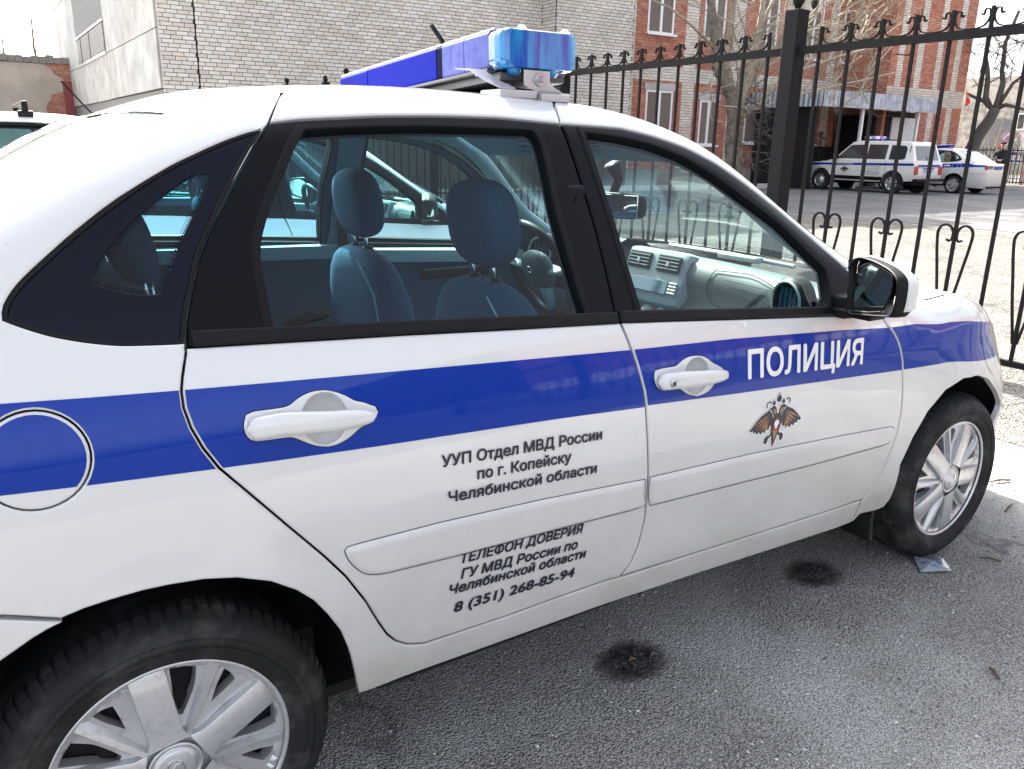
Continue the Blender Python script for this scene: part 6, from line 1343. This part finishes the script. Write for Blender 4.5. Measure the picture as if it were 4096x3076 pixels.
for pts, r in (([(16.61, 13, 2.1), (16.78, 13, 2.89), (16.95, 13, 3.38), (17.1, 13, 4.11), (17.29, 13.1, 4.9), (17.5, 13.2, 6)], .13), ([(16.6, 13, 2.0), (17.23, 12.9, 2.42), (17.67, 12.8, 2.93), (18.48, 12.7, 3.31), (19.6, 12.5, 3.68), (21.22, 12.3, 4.09)], .07),
               ([(15.58, 13, 3.68), (14.78, 13, 4.1), (13.94, 12.9, 4.39), (13.2, 12.8, 4.5)], .045), ([(16.85, 13, 3.21), (17.56, 13, 3.62), (18.43, 13, 4.3), (19.36, 12.9, 4.87), (20.6, 12.8, 5.9)], .05), ([(16.7, 13, 2.2), (17.24, 12.8, 2.34), (18.38, 12.5, 2.72), (19.38, 12.3, 2.94), (20.44, 12.1, 3.16), (21.92, 12, 3.47)], .04),
               ([(16.5, 13, 2.5), (16.9, 13.2, 3.6), (17.9, 13.3, 5.0), (18.6, 13.3, 6.4)], .08), ([(16.4, 13, 2.6), (16.2, 13.2, 3.6), (16.5, 13.3, 5.0), (16.4, 13.3, 6.4)], .09), ([(16.9, 13, 3.2), (18.1, 13, 3.9), (19.6, 13, 5.2), (20.3, 13, 6)], .045), ([(17.2, 13, 2.45), (18.6, 13, 3.2), (20.4, 13, 4.3), (22.2, 13, 5.3)], .035)):
    b = MB(); limb(b, pts, r, r*.35, 8); b.build('limb', barkp, t1, True)
rnd = random.Random(3); st = []
for k in range(95):
    x = rnd.uniform(15.0, 22.5); z = 2.3+rnd.random()*3.2; st.append(((x, 13+rnd.uniform(-.4, .4), z), (rnd.uniform(-.4, 1), rnd.uniform(-.5, .3), rnd.uniform(.1, .9))))
crown_of(t1, 'crown', st, barkp, 11, 2, 1.5, .10, (3, 4), .024)
st = [((16.6+rnd.uniform(-.4, .5), 12.8+rnd.uniform(-.3, .2), rnd.uniform(.9, 2.9)), (rnd.uniform(-1, 1), rnd.uniform(-1, .2), rnd.uniform(-.4, .8))) for k in range(40)]
crown_of(t1, 'trunk_shoots', st, barkd, 12, 2, .55, .0, (2, 4), .016)
b = MB(); b.tube([(15.18, 12.6, 2.98), (15.14, 12.6, 2.63), (15.23, 12.6, 2.41), (15.56, 12.6, 2.32), (16.16, 12.6, 2.31), (16.59, 12.6, 2.33), (16.89, 12.6, 2.41), (17.4, 12.7, 2.6)], .022, 6); b.build('hanging_vine', barkp, t1, True)
b = MB(); b.tube([(15.2, 12.6, 2.41), (15.21, 12.6, 2.06), (15.37, 12.6, 1.95), (15.67, 12.6, 1.95)], .018, 6); b.build('hanging_vine', barkp, t1, True)
t2 = empty('bare_tree', (0, 0, 0)); tag(t2, 'dark leaning tree with forked trunk right of the parked police vehicles', 'tree')
b = MB(); limb(b, [(34, 16.35, 0), (34.0, 16.24, 1.28), (34.0, 16.14, 1.66), (34.0, 15.98, 2.08), (34.0, 15.74, 2.48), (34.0, 15.58, 2.85), (34.0, 15.53, 3.05)], .27, .18, 10); b.build('trunk', barkd, t2, True)
for pts, r in (([(34.0, 15.6, 2.95), (34.0, 16.04, 3.3), (34.0, 16.33, 3.4), (34.0, 16.76, 3.6)], .11), ([(34.0, 15.8, 3.1), (34.0, 15.99, 3.44), (34.0, 16.02, 3.99), (34.0, 16.1, 4.46), (34.0, 16.27, 4.97), (34.1, 16.3, 6)], .13), ([(34.0, 15.53, 2.9), (34.0, 15.47, 3.42), (34.0, 15.42, 3.96), (34.0, 15.54, 4.35), (34, 15.6, 5.4), (34, 15.3, 6.5)], .14), ([(34.0, 15.5, 3.0), (34.0, 15.15, 3.13), (34.0, 14.85, 3.05), (34.0, 14.3, 2.9)], .10), ([(34.0, 15.45, 3.1), (34.0, 15.23, 3.52), (34.0, 15.04, 3.91), (34.0, 14.7, 4.2), (34, 14.2, 4.9)], .09)):
    b = MB(); limb(b, pts, r, r*.4, 8); b.build('limb', barkd, t2, True)
rnd = random.Random(8); st = []
for k in range(44): st.append(((34+rnd.uniform(-.3, .3), rnd.uniform(14.3, 16.6), rnd.uniform(3.6, 5.4)), (rnd.uniform(-.4, .4), rnd.uniform(-1, 1), rnd.uniform(.2, 1))))
crown_of(t2, 'crown', st, barkd, 21, 3, 1.2, 0, (2, 4), .018)
rnd = random.Random(9)
# brush behind the sedans and creeper
st = [((36+rnd.uniform(0, 3), rnd.uniform(13.5, 19), rnd.uniform(0, .3)), (rnd.uniform(-.5, .5), rnd.uniform(-.6, .6), 1)) for k in range(70)]
bb = MB()
for p, d in st: grow_tw(bb, p, d, rnd.uniform(1.2, 2.3), .02, 2, rnd, 0, .4, 4, (2, 4))
o = bb.build('brushwood', barkp); tag(o, kind='stuff')
# thin trees in the far left gap
for i, (x, y, h) in enumerate(((3.6, 45, 7.5), (2.4, 47, 6.5), (1.2, 46, 6.3))):
    t = empty('bare_tree', (0, 0, 0)); tag(t, ('thin bare tree nearest the workshop, behind the plastered wall', 'middle thin bare tree behind the plastered wall', 'leftmost thin bare tree behind the plastered wall')[i], 'tree', 'bare trees behind the plastered wall')
    b = MB(); limb(b, [(x, y, 0), (x+.1, y, h*.4), (x-.1, y, h*.7), (x, y, h)], .12, .02, 6); b.build('trunk', bark, t, True)
    crown_of(t, 'crown', [((x+random.uniform(-.1, .1), y, h*random.uniform(.4, .85)), (random.uniform(-.8, .8), 0, 1)) for k in range(9)], bark, 30+i, 2, 1.7, 0, (3, 4), .02)
# small spruce
spr = empty('spruce', (0, 0, 0)); tag(spr, 'small dark green spruce beside the front of the boxy police wagon', 'spruce')
b = MB(); limb(b, [(25.7, 17.2, 0), (25.68, 17.2, 2.0)], .04, .008, 6); b.build('trunk', barkd, spr, True)
rnd = random.Random(5); V = []; F = []
for k in range(95):
    z = .18+1.7*k/95; R0 = (1-(z-.1)/1.95)*.78*rnd.uniform(.7, 1.15)+.05; a = rnd.uniform(0, 2*pi)
    for j in range(10):
        t = j/10; c = Vector((25.7+R0*t*cos(a), 17.2+R0*t*sin(a), z+.05-.16*t*R0+.08*t*t))
        for q in range(3):
            an = a+rnd.uniform(-1.2, 1.2); L = .13*(1.1-t*.5); dv = Vector((cos(an), sin(an), rnd.uniform(-.3, .35)))*L; sd_ = dv.cross(Vector((0, 0, 1))).normalized()*.014; n0 = len(V); V += [c-sd_, c+sd_, c+dv]; F.append([n0, n0+1, n0+2])
o = mesh('crown', V, F, mat('needles', (.028, .05, .03), .8), False, spr); o['kind'] = 'stuff'

# ================================================================== boxy police wagon
nv = empty('police_wagon', (25.62, 15.03, 0), 0); tag(nv, 'white boxy off-road police wagon with blue stripe parked before the station entrance', 'police car')
# local: X' forward = +Y world. Built directly: l = forward from middle of wheelbase, w = sideways (+ towards camera side -x)
def nw(l, w_, z): return (-w_, l, z)
NWB = 1.35; NH = .80
side = [(-2.02, .42), (-2.06, .60), (-2.05, .98), (-1.98, 1.02), (1.05, 1.02), (1.10, .985), (1.95, .90), (2.03, .86), (2.05, .50), (2.02, .40)]
def archp(c): return [(c+.40*cos(t), .34+.40*sin(t)) for t in np.linspace(0.15, pi-.15, 14)]
low = [(1.80, .40)]+[p for p in archp(NWB)]+[(.92, .36), (-.92, .36)]+[p for p in archp(-NWB)]+[(-1.82, .42)]
outl = side+low
def prism(outline, w0f, m, name, parent, close=True, bevel=.0):
    """outline (l,z); w0f(z,l) half width; both flanks and the skin between"""
    n = len(outline); V = [nw(l, w0f(z, l), z) for l, z in outline]+[nw(l, -w0f(z, l), z) for l, z in outline]
    r = tri2d(outline)
    F = [[(min(r[3][i])) for i in f] for f in r[2]]; F = F+[[i+n for i in f[::-1]] for f in F]+[[i, (i+1) % n, n+(i+1) % n, n+i] for i in range(n)]
    o = mesh(name, V, F, m, False, parent); bm = bmesh.new(); bm.from_mesh(o.data); bmesh.ops.recalc_face_normals(bm, faces=bm.faces)
    if bevel:
        ed = [e for e in bm.edges if e.is_manifold and len(e.link_faces) == 2 and e.calc_face_angle(0) > rad(35)]; bmesh.ops.bevel(bm, geom=ed, offset=bevel, segments=2, profile=.6, affect='EDGES', clamp_overlap=True)
    bm.to_mesh(o.data); bm.free(); return o
wf_ = lambda z, l: NH-.03*max(0, (.55-z)/.3)-(.05 if l > 1.9 else 0)
prism(outl, wf_, M['paint2'], 'body', nv, bevel=.012)
gh = [(-2.02, 1.01), (-1.82, 1.56), (-1.72, 1.625), (-1.2, 1.65), (.1, 1.645), (.32, 1.60), (.95, 1.01)]
gw = lambda z, l: NH-.02-(z-1.0)*.24
prism(gh, gw, M['paint2'], 'cabin', nv, bevel=.03)
def sidepanel(pts, off, m, name, parent, wfun, sgn=1):
    b = MB(); n = len(pts); V = [nw(l, sgn*(wfun(z, l)+off), z) for l, z in pts]+[nw(l, sgn*(wfun(z, l)-.02), z) for l, z in pts]; b.add(V, [list(range(n))]+[[i, (i+1) % n, n+(i+1) % n, n+i] for i in range(n)]); return b.build(name, m, parent)
gls = mat('wagon_glass', (.03, .04, .045), .05, 0, 1)
for sg in (1, -1):
    for k, w_ in enumerate(([(.80, 1.07), (.36, 1.50), (-.22, 1.53), (-.22, 1.07)], [(-.32, 1.07), (-.32, 1.53), (-1.0, 1.53), (-1.0, 1.07)], [(-1.12, 1.07), (-1.12, 1.52), (-1.60, 1.50), (-1.68, 1.42), (-1.68, 1.12), (-1.62, 1.07)])):
        w2 = smoothpoly(resample(w_, .06), 1); sidepanel(w2, .004, gls, 'window', nv, gw, sg)
    sidepanel([(-1.80, 1.30), (-1.77, 1.30), (-1.77, 1.50), (-1.80, 1.50)], .004, M['black'], 'air_vent', nv, gw, sg)
    sidepanel([(1.89, .898), (1.89, .835), (-2.03, .90), (-2.03, .97)][::-1], .006, M['blue'], 'stripe', nv, lambda z, l: NH, sg)
    sidepanel([(.98, .52), (.98, .40), (-.98, .40), (-.98, .52)], .006, M['black'], 'sill_moulding', nv, wf_, sg)
    for l in (.88, -.27, -1.06): sidepanel([(l, .53), (l+.008, .53), (l+.008, 1.0), (l, 1.0)], .005, M['gap'], 'door_gap', nv, wf_, sg)
    for l in (-.10, -.95): b = MB(); b.bbox(*sorted((-sg*.80, -sg*.825)), l-.06, l+.06, .90, .925, .005); b.build('door_handle', M['black'], nv)
    b = MB(); b.bbox(*sorted((-sg*.80, -sg*.96)), .70, .80, 1.05, 1.20, .02); b.build('door_mirror', M['black'], nv, True)
    b = MB(); b.bbox(*sorted((-sg*.58, -sg*.785)), -2.085, -2.03, .62, .88, .01); b.build('tail_light', bpy.data.materials['tail_red'], nv)
    b = MB(); b.bbox(*sorted((-sg*.60, -sg*.80)), 2.0, 2.06, .80, .86, .01); b.build('side_lamp', mat('lamp_orange', (.6, .10, .02), .3), nv)
def ntext(txt, l0, l1, z0, h, m, name, off=.006):
    v, f = glyphs(txt)
    x0, x1 = v[:, 0].min(), v[:, 0].max(); V = [nw(l0+(l1-l0)*(p[0]-x0)/(x1-x0), NH+off, z0+p[1]/.73*h) for p in v]; mesh(name, V, f, m, False, nv)
ntext('ПОЛИЦИЯ', .72, .12, .884, .045, M['letterw'], 'lettering', .009)
for i, t in enumerate(('УУП Отдел МВД', 'России по г. Копейску', 'Челябинской области', 'ТЕЛЕФОН ДОВЕРИЯ', '8 (351) 268-85-94')): ntext(t, -.38, -.88, .82-.062*i, .032, M['letter'], 'lettering')
for pl, m_, o_ in ((bits, M['letter'], .005), (feath+[mir(p) for p in feath], gold, .008)):
    V = []; F = []
    for p in pl:
        k = len(V); V += [nw(.42-x*.17, NH+o_, .72+y*.15) for x, y in p]; F.append(list(range(k, k+len(p))))
    mesh('emblem', V, F, m_, False, nv)
# tail: door, slanted window, plate, bumper
def tailp(w0, w1, z0, z1, m, name, off=.0, low_=True):
    ly = (lambda z: -2.055) if low_ else (lambda z: -2.02+(z-1.01)/(1.56-1.01)*.20)
    b = MB(); b.add([(-w0, ly(z0)-off, z0), (-w1, ly(z0)-off, z0), (-w1*(1 if low_ else .92), ly(z1)-off, z1), (-w0*(1 if low_ else .92), ly(z1)-off, z1)], [[0, 1, 2, 3]]); return b.build(name, m, nv)
tailp(-.60, .60, 1.07, 1.50, gls, 'rear_window', .015, False)
tailp(-.60, .60, .86, .93, M['blue'], 'stripe', .022)
tailp(-.26, .26, .68, .79, mat('plate_white', (.35, .45, .7), .5), 'number_plate', .025); tailp(-.30, .30, .80, .83, M['black'], 'plate_lamp', .028)
b = MB(); b.bbox(-.82, .82, -2.20, -2.07, .42, .50, .015); b.build('rear_bumper', M['black'], nv); b = MB(); b.bbox(-.80, .80, 2.03, 2.12, .42, .52, .015); b.build('front_bumper', M['black'], nv)
b = MB(); b.tube([(.45, -2.03, .30), (.45, -2.15, .28)], .03, 8); b.bbox(-.5, .5, -1.9, 1.9, .30, .40, .02); b.build('chassis', M['gap'], nv)
b = MB(); b.tube([(0.02, -2.06, 1.02), (.02, -2.03, 1.22)], .012, 6); b.build('rear_wiper', M['black'], nv)
def simple_wheel(parent, loc, sg, r=.34, name='wheel'):
    wl = empty(name, loc); wl.parent = parent
    b = MB(); b.lathe([(.0001, -.10), (r*.9, -.10), (r, -.08), (r, .05), (r*.95, .085), (r*.72, .09), (r*.6, .075)], (0, 0, 0), 'x', 28); b.v = [(-p[0]*sg, p[1], p[2]) for p in b.v]; b.build('tyre', M['rubber'], wl, True, 40)
    b = MB(); b.lathe([(r*.62, .085), (r*.58, .05), (r*.40, .045), (r*.34, .075), (r*.22, .08), (r*.20, .10), (.0001, .10)], (0, 0, 0), 'x', 28); b.v = [(-p[0]*sg, p[1], p[2]) for p in b.v]; b.build('rim', M['hubcap'], wl, True)
    b = MB()
    for k in range(8): a = 2*pi*k/8; b.lathe([(.0001, .062), (.028, .062)], (0, r*.48*cos(a), r*.48*sin(a)), 'x', 8)
    b.v = [(-p[0]*sg, p[1], p[2]) for p in b.v]; b.build('rim_hole', M['gap'], wl)
for l in (NWB, -NWB):
    for sg in (1, -1): simple_wheel(nv, (-sg*.72, l, .34), sg)
b = MB(); b.bbox(-.45, .45, -.18, .05, 1.70, 1.80, .03); o = b.build('light_bar', mat('bar_mix', (.02, .05, .4), .1, 0, 1, noise=(6, (.75, .76, .78), .5, .52)), nv, True); b = MB(); b.box(-.3, -.26, -.1, 0, 1.64, 1.71); b.box(.26, .3, -.1, 0, 1.64, 1.71); b.build('bar_foot', M['black'], nv)
# ================================================================== person
def skinned(name, verts, edges, m, parent, sub=1):
    me = bpy.data.meshes.new(name); me.from_pydata([v[:3] for v in verts], edges, []); me.materials.append(m); o = bpy.data.objects.new(name, me); COL.objects.link(o)
    md = o.modifiers.new('s', 'SKIN'); 
    for i, v in enumerate(verts): o.data.skin_vertices[0].data[i].radius = (v[3], v[4] if len(v) > 4 else v[3])
    o.data.skin_vertices[0].data[0].use_root = True
    md2 = o.modifiers.new('u', 'SUBSURF'); md2.levels = sub
    nm = bpy.data.meshes.new_from_object(o.evaluated_get(bpy.context.evaluated_depsgraph_get())); bpy.data.objects.remove(o)
    nm.materials.clear(); nm.materials.append(m); q = bpy.data.objects.new(name, nm); COL.objects.link(q); q.parent = parent; nm.polygons.foreach_set('use_smooth', [True]*len(nm.polygons)); return q
skin_m = mat('skin', (.50, .30, .22), .6); unif = mat('uniform_black', (.014, .015, .02), .85)
pe_ = empty('person', (34.5, 15.22, .0)); tag(pe_, 'person in black uniform and cap with hands clasped, standing beside the tree', 'person')
pe_.rotation_euler = (0, 0, rad(200)); pe_['category'] = 'person'
bv = [(0, 0, .92, .15, .12), (0, 0, 1.12, .15, .11), (0, 0, 1.34, .19, .12), (0, 0, 1.46, .10, .09), (0, 0, 1.53, .055), (0, .20, 1.40, .07), (.06, .27, 1.15, .055), (.24, .06, 1.06, .04), (0, -.20, 1.40, .07), (.06, -.27, 1.15, .055), (.24, -.06, 1.04, .04),
      (0, .10, .85, .105), (.02, .12, .47, .075), (0, .13, .10, .055), (.13, .15, .04, .045), (0, -.10, .85, .105), (.02, -.12, .47, .075), (0, -.13, .10, .055), (.13, -.15, .04, .045)]
be = [(0, 1), (1, 2), (2, 3), (3, 4), (2, 5), (5, 6), (6, 7), (2, 8), (8, 9), (9, 10), (0, 11), (11, 12), (12, 13), (13, 14), (0, 15), (15, 16), (16, 17), (17, 18)]
skinned('uniform', bv, be, unif, pe_)
b = MB(); v, f = superell(0.015, 0, 1.64, .095, .078, .115, .95, .95, 18, 12); b.add(v, f); v, f = superell(.112, 0, 1.635, .018, .012, .022, 1, 1, 8, 6); b.add(v, f)
for s_ in (-1, 1): v, f = superell(.01, s_*.08, 1.64, .018, .012, .03, 1, 1, 8, 6); b.add(v, f)
b.tube([(0, 0, 1.50), (0.01, 0, 1.58)], .052, 10)
for s_ in (-1, 1):     # hands, palm and five fingers each
    v, f = superell(.285, s_*.045, 1.045+.005*s_, .045, .022, .036, .8, .8, 10, 8); b.add(v, f)
    for q, L in enumerate((.055, .065, .06, .048)): b.tube([(.30, s_*.04, 1.068-.018*q), (.322, s_*.018, 1.062-.018*q), (.318, s_*-.01*L/.06, 1.055-.018*q)], [.009, .008, .006], 5)
    b.tube([(.27, s_*.04, 1.075), (.295, s_*.015, 1.088)], [.010, .007], 5)
b.build('body', skin_m, pe_, True)
b = MB()
for s_ in (-1, 1): v, f = superell(.098, s_*.03, 1.655, .008, .011, .006, 1, 1, 8, 6); b.add(v, f)
b.tube([(.105, -.022, 1.592), (.112, 0, 1.590), (.105, .022, 1.592)], .004, 5); b.build('face_features', mat('face_dark', (.10, .05, .045), .6), pe_, True)
b = MB(); v, f = superell(0, 0, 1.715, .115, .105, .05, .6, .9, 20, 8); b.add(v, f); b.bbox(.06, .17, -.07, .07, 1.685, 1.697, .005); b.build('cap', unif, pe_, True)
# ================================================================== boards, sign, low hedge
bd = empty('info_stand', (0, 0, 0)); tag(bd, 'blue and white information stand with red pointed frame behind the officer', 'notice board')
redf = mat('frame_red', (.45, .05, .04), .6); blu = mat('board_blue', (.03, .06, .30), .5); wht = mat('board_white', (.7, .71, .72), .5)
for k, y in enumerate((16.0, 14.9, 13.8)):
    b = MB(); b.box(37.0, 37.04, y-.46, y+.46, .95, 1.45); b.build('panel', blu, bd)
    for q in range(3): b = MB(); b.box(36.98, 37.0, y-.36+q*.26, y-.20+q*.26, 1.05, 1.25); b.build('photo_card', wht, bd)
    for z in (1.38, .92): b = MB(); b.box(36.975, 36.995, y-.46, y+.46, z, z+.05); b.build('trim_strip', wht, bd)
for y in (16.55, 15.45, 14.35, 13.25):
    b = MB(); b.box(36.95, 37.0, y-.04, y+.04, .05, 1.7); b.add([(36.97, y-.12, 1.5), (36.97, y+.12, 1.5), (36.97, y, 1.88), (37.0, y-.12, 1.5), (37.0, y+.12, 1.5), (37.0, y, 1.88)], [[0, 1, 2], [5, 4, 3], [0, 2, 5, 3], [1, 4, 5, 2], [0, 3, 4, 1]]); b.build('post', redf, bd)
sg_ = empty('road_sign', (0, 0, 0)); tag(sg_, 'round no stopping road sign on a pole behind the info stand', 'road sign')
def disc(r0, r1, x, m, name): b = MB(); b.lathe([(r0, 0), (r1, 0)], (0, 0, 0), 'x', 28); b.v = [(x+p[0], 16.92+p[1], 2.02+p[2]) for p in b.v]; b.build(name, m, sg_)
disc(.0001, .17, 38.0, mat('sign_blue', (.30, .33, .65), .4), 'plate'); disc(.17, .21, 37.99, mat('sign_red', (.6, .3, .3), .4), 'rim')
b = MB()
for s_ in (-1, 1): b.tube([(37.985, 16.92-s_*.12, 1.90), (37.985, 16.92+s_*.12, 2.14)], .02, 5)
b.build('cross_stroke', bpy.data.materials['sign_red'], sg_); b = MB(); b.tube([(38.03, 16.92, 0), (38.03, 16.92, 2.2)], .03, 8); b.build('pole', M['steel'], sg_)
lf = empty('low_fence', (0, 0, 0)); tag(lf, 'low white picket fence in front of the information stand', 'fence')
for k in range(46):
    b = MB(); y = 18.2-k*.13; b.box(36.0, 36.03, y-.035, y+.035, .1, .85+.05*((k*7) % 3)/3); b.build('picket', kerbm, lf)
b = MB(); b.box(36.03, 36.06, 12.2, 18.3, .3, .36); b.box(36.03, 36.06, 12.2, 18.3, .68, .74); b.build('rail', kerbm, lf)
rf = empty('railing', (0, 0, 0)); tag(rf, 'dark iron railing crossing behind the second police sedan', 'fence')
b = MB(); b.box(34.9, 34.94, 12, 19.5, 1.42, 1.46); b.box(34.9, 34.94, 12, 19.5, .2, .24); b.build('rail', iron, rf)
for k in range(50): b = MB(); b.box(34.91, 34.93, 12+k*.15, 12.02+k*.15, .2, 1.55); b.build('bar', iron, rf)
# ================================================================== what the car mirrors: brick building behind the photographer, made tall and dark to deepen reflections
OB = empty('street_building', (0, 0, 0)); tag(OB, 'long dark red brick building behind the camera, seen reflected in the glass', 'building')
wallbox('wall', OB, 9, 60, -24, -13.5, 0, 6.8, mat('brick_far', (.13, .038, .03), .9, noise=(.8, (.13, .04, .03), .4, .6)))
wallbox('plinth', OB, 9, 60, -13.5, -13.4, 0, 1.0, conc2)
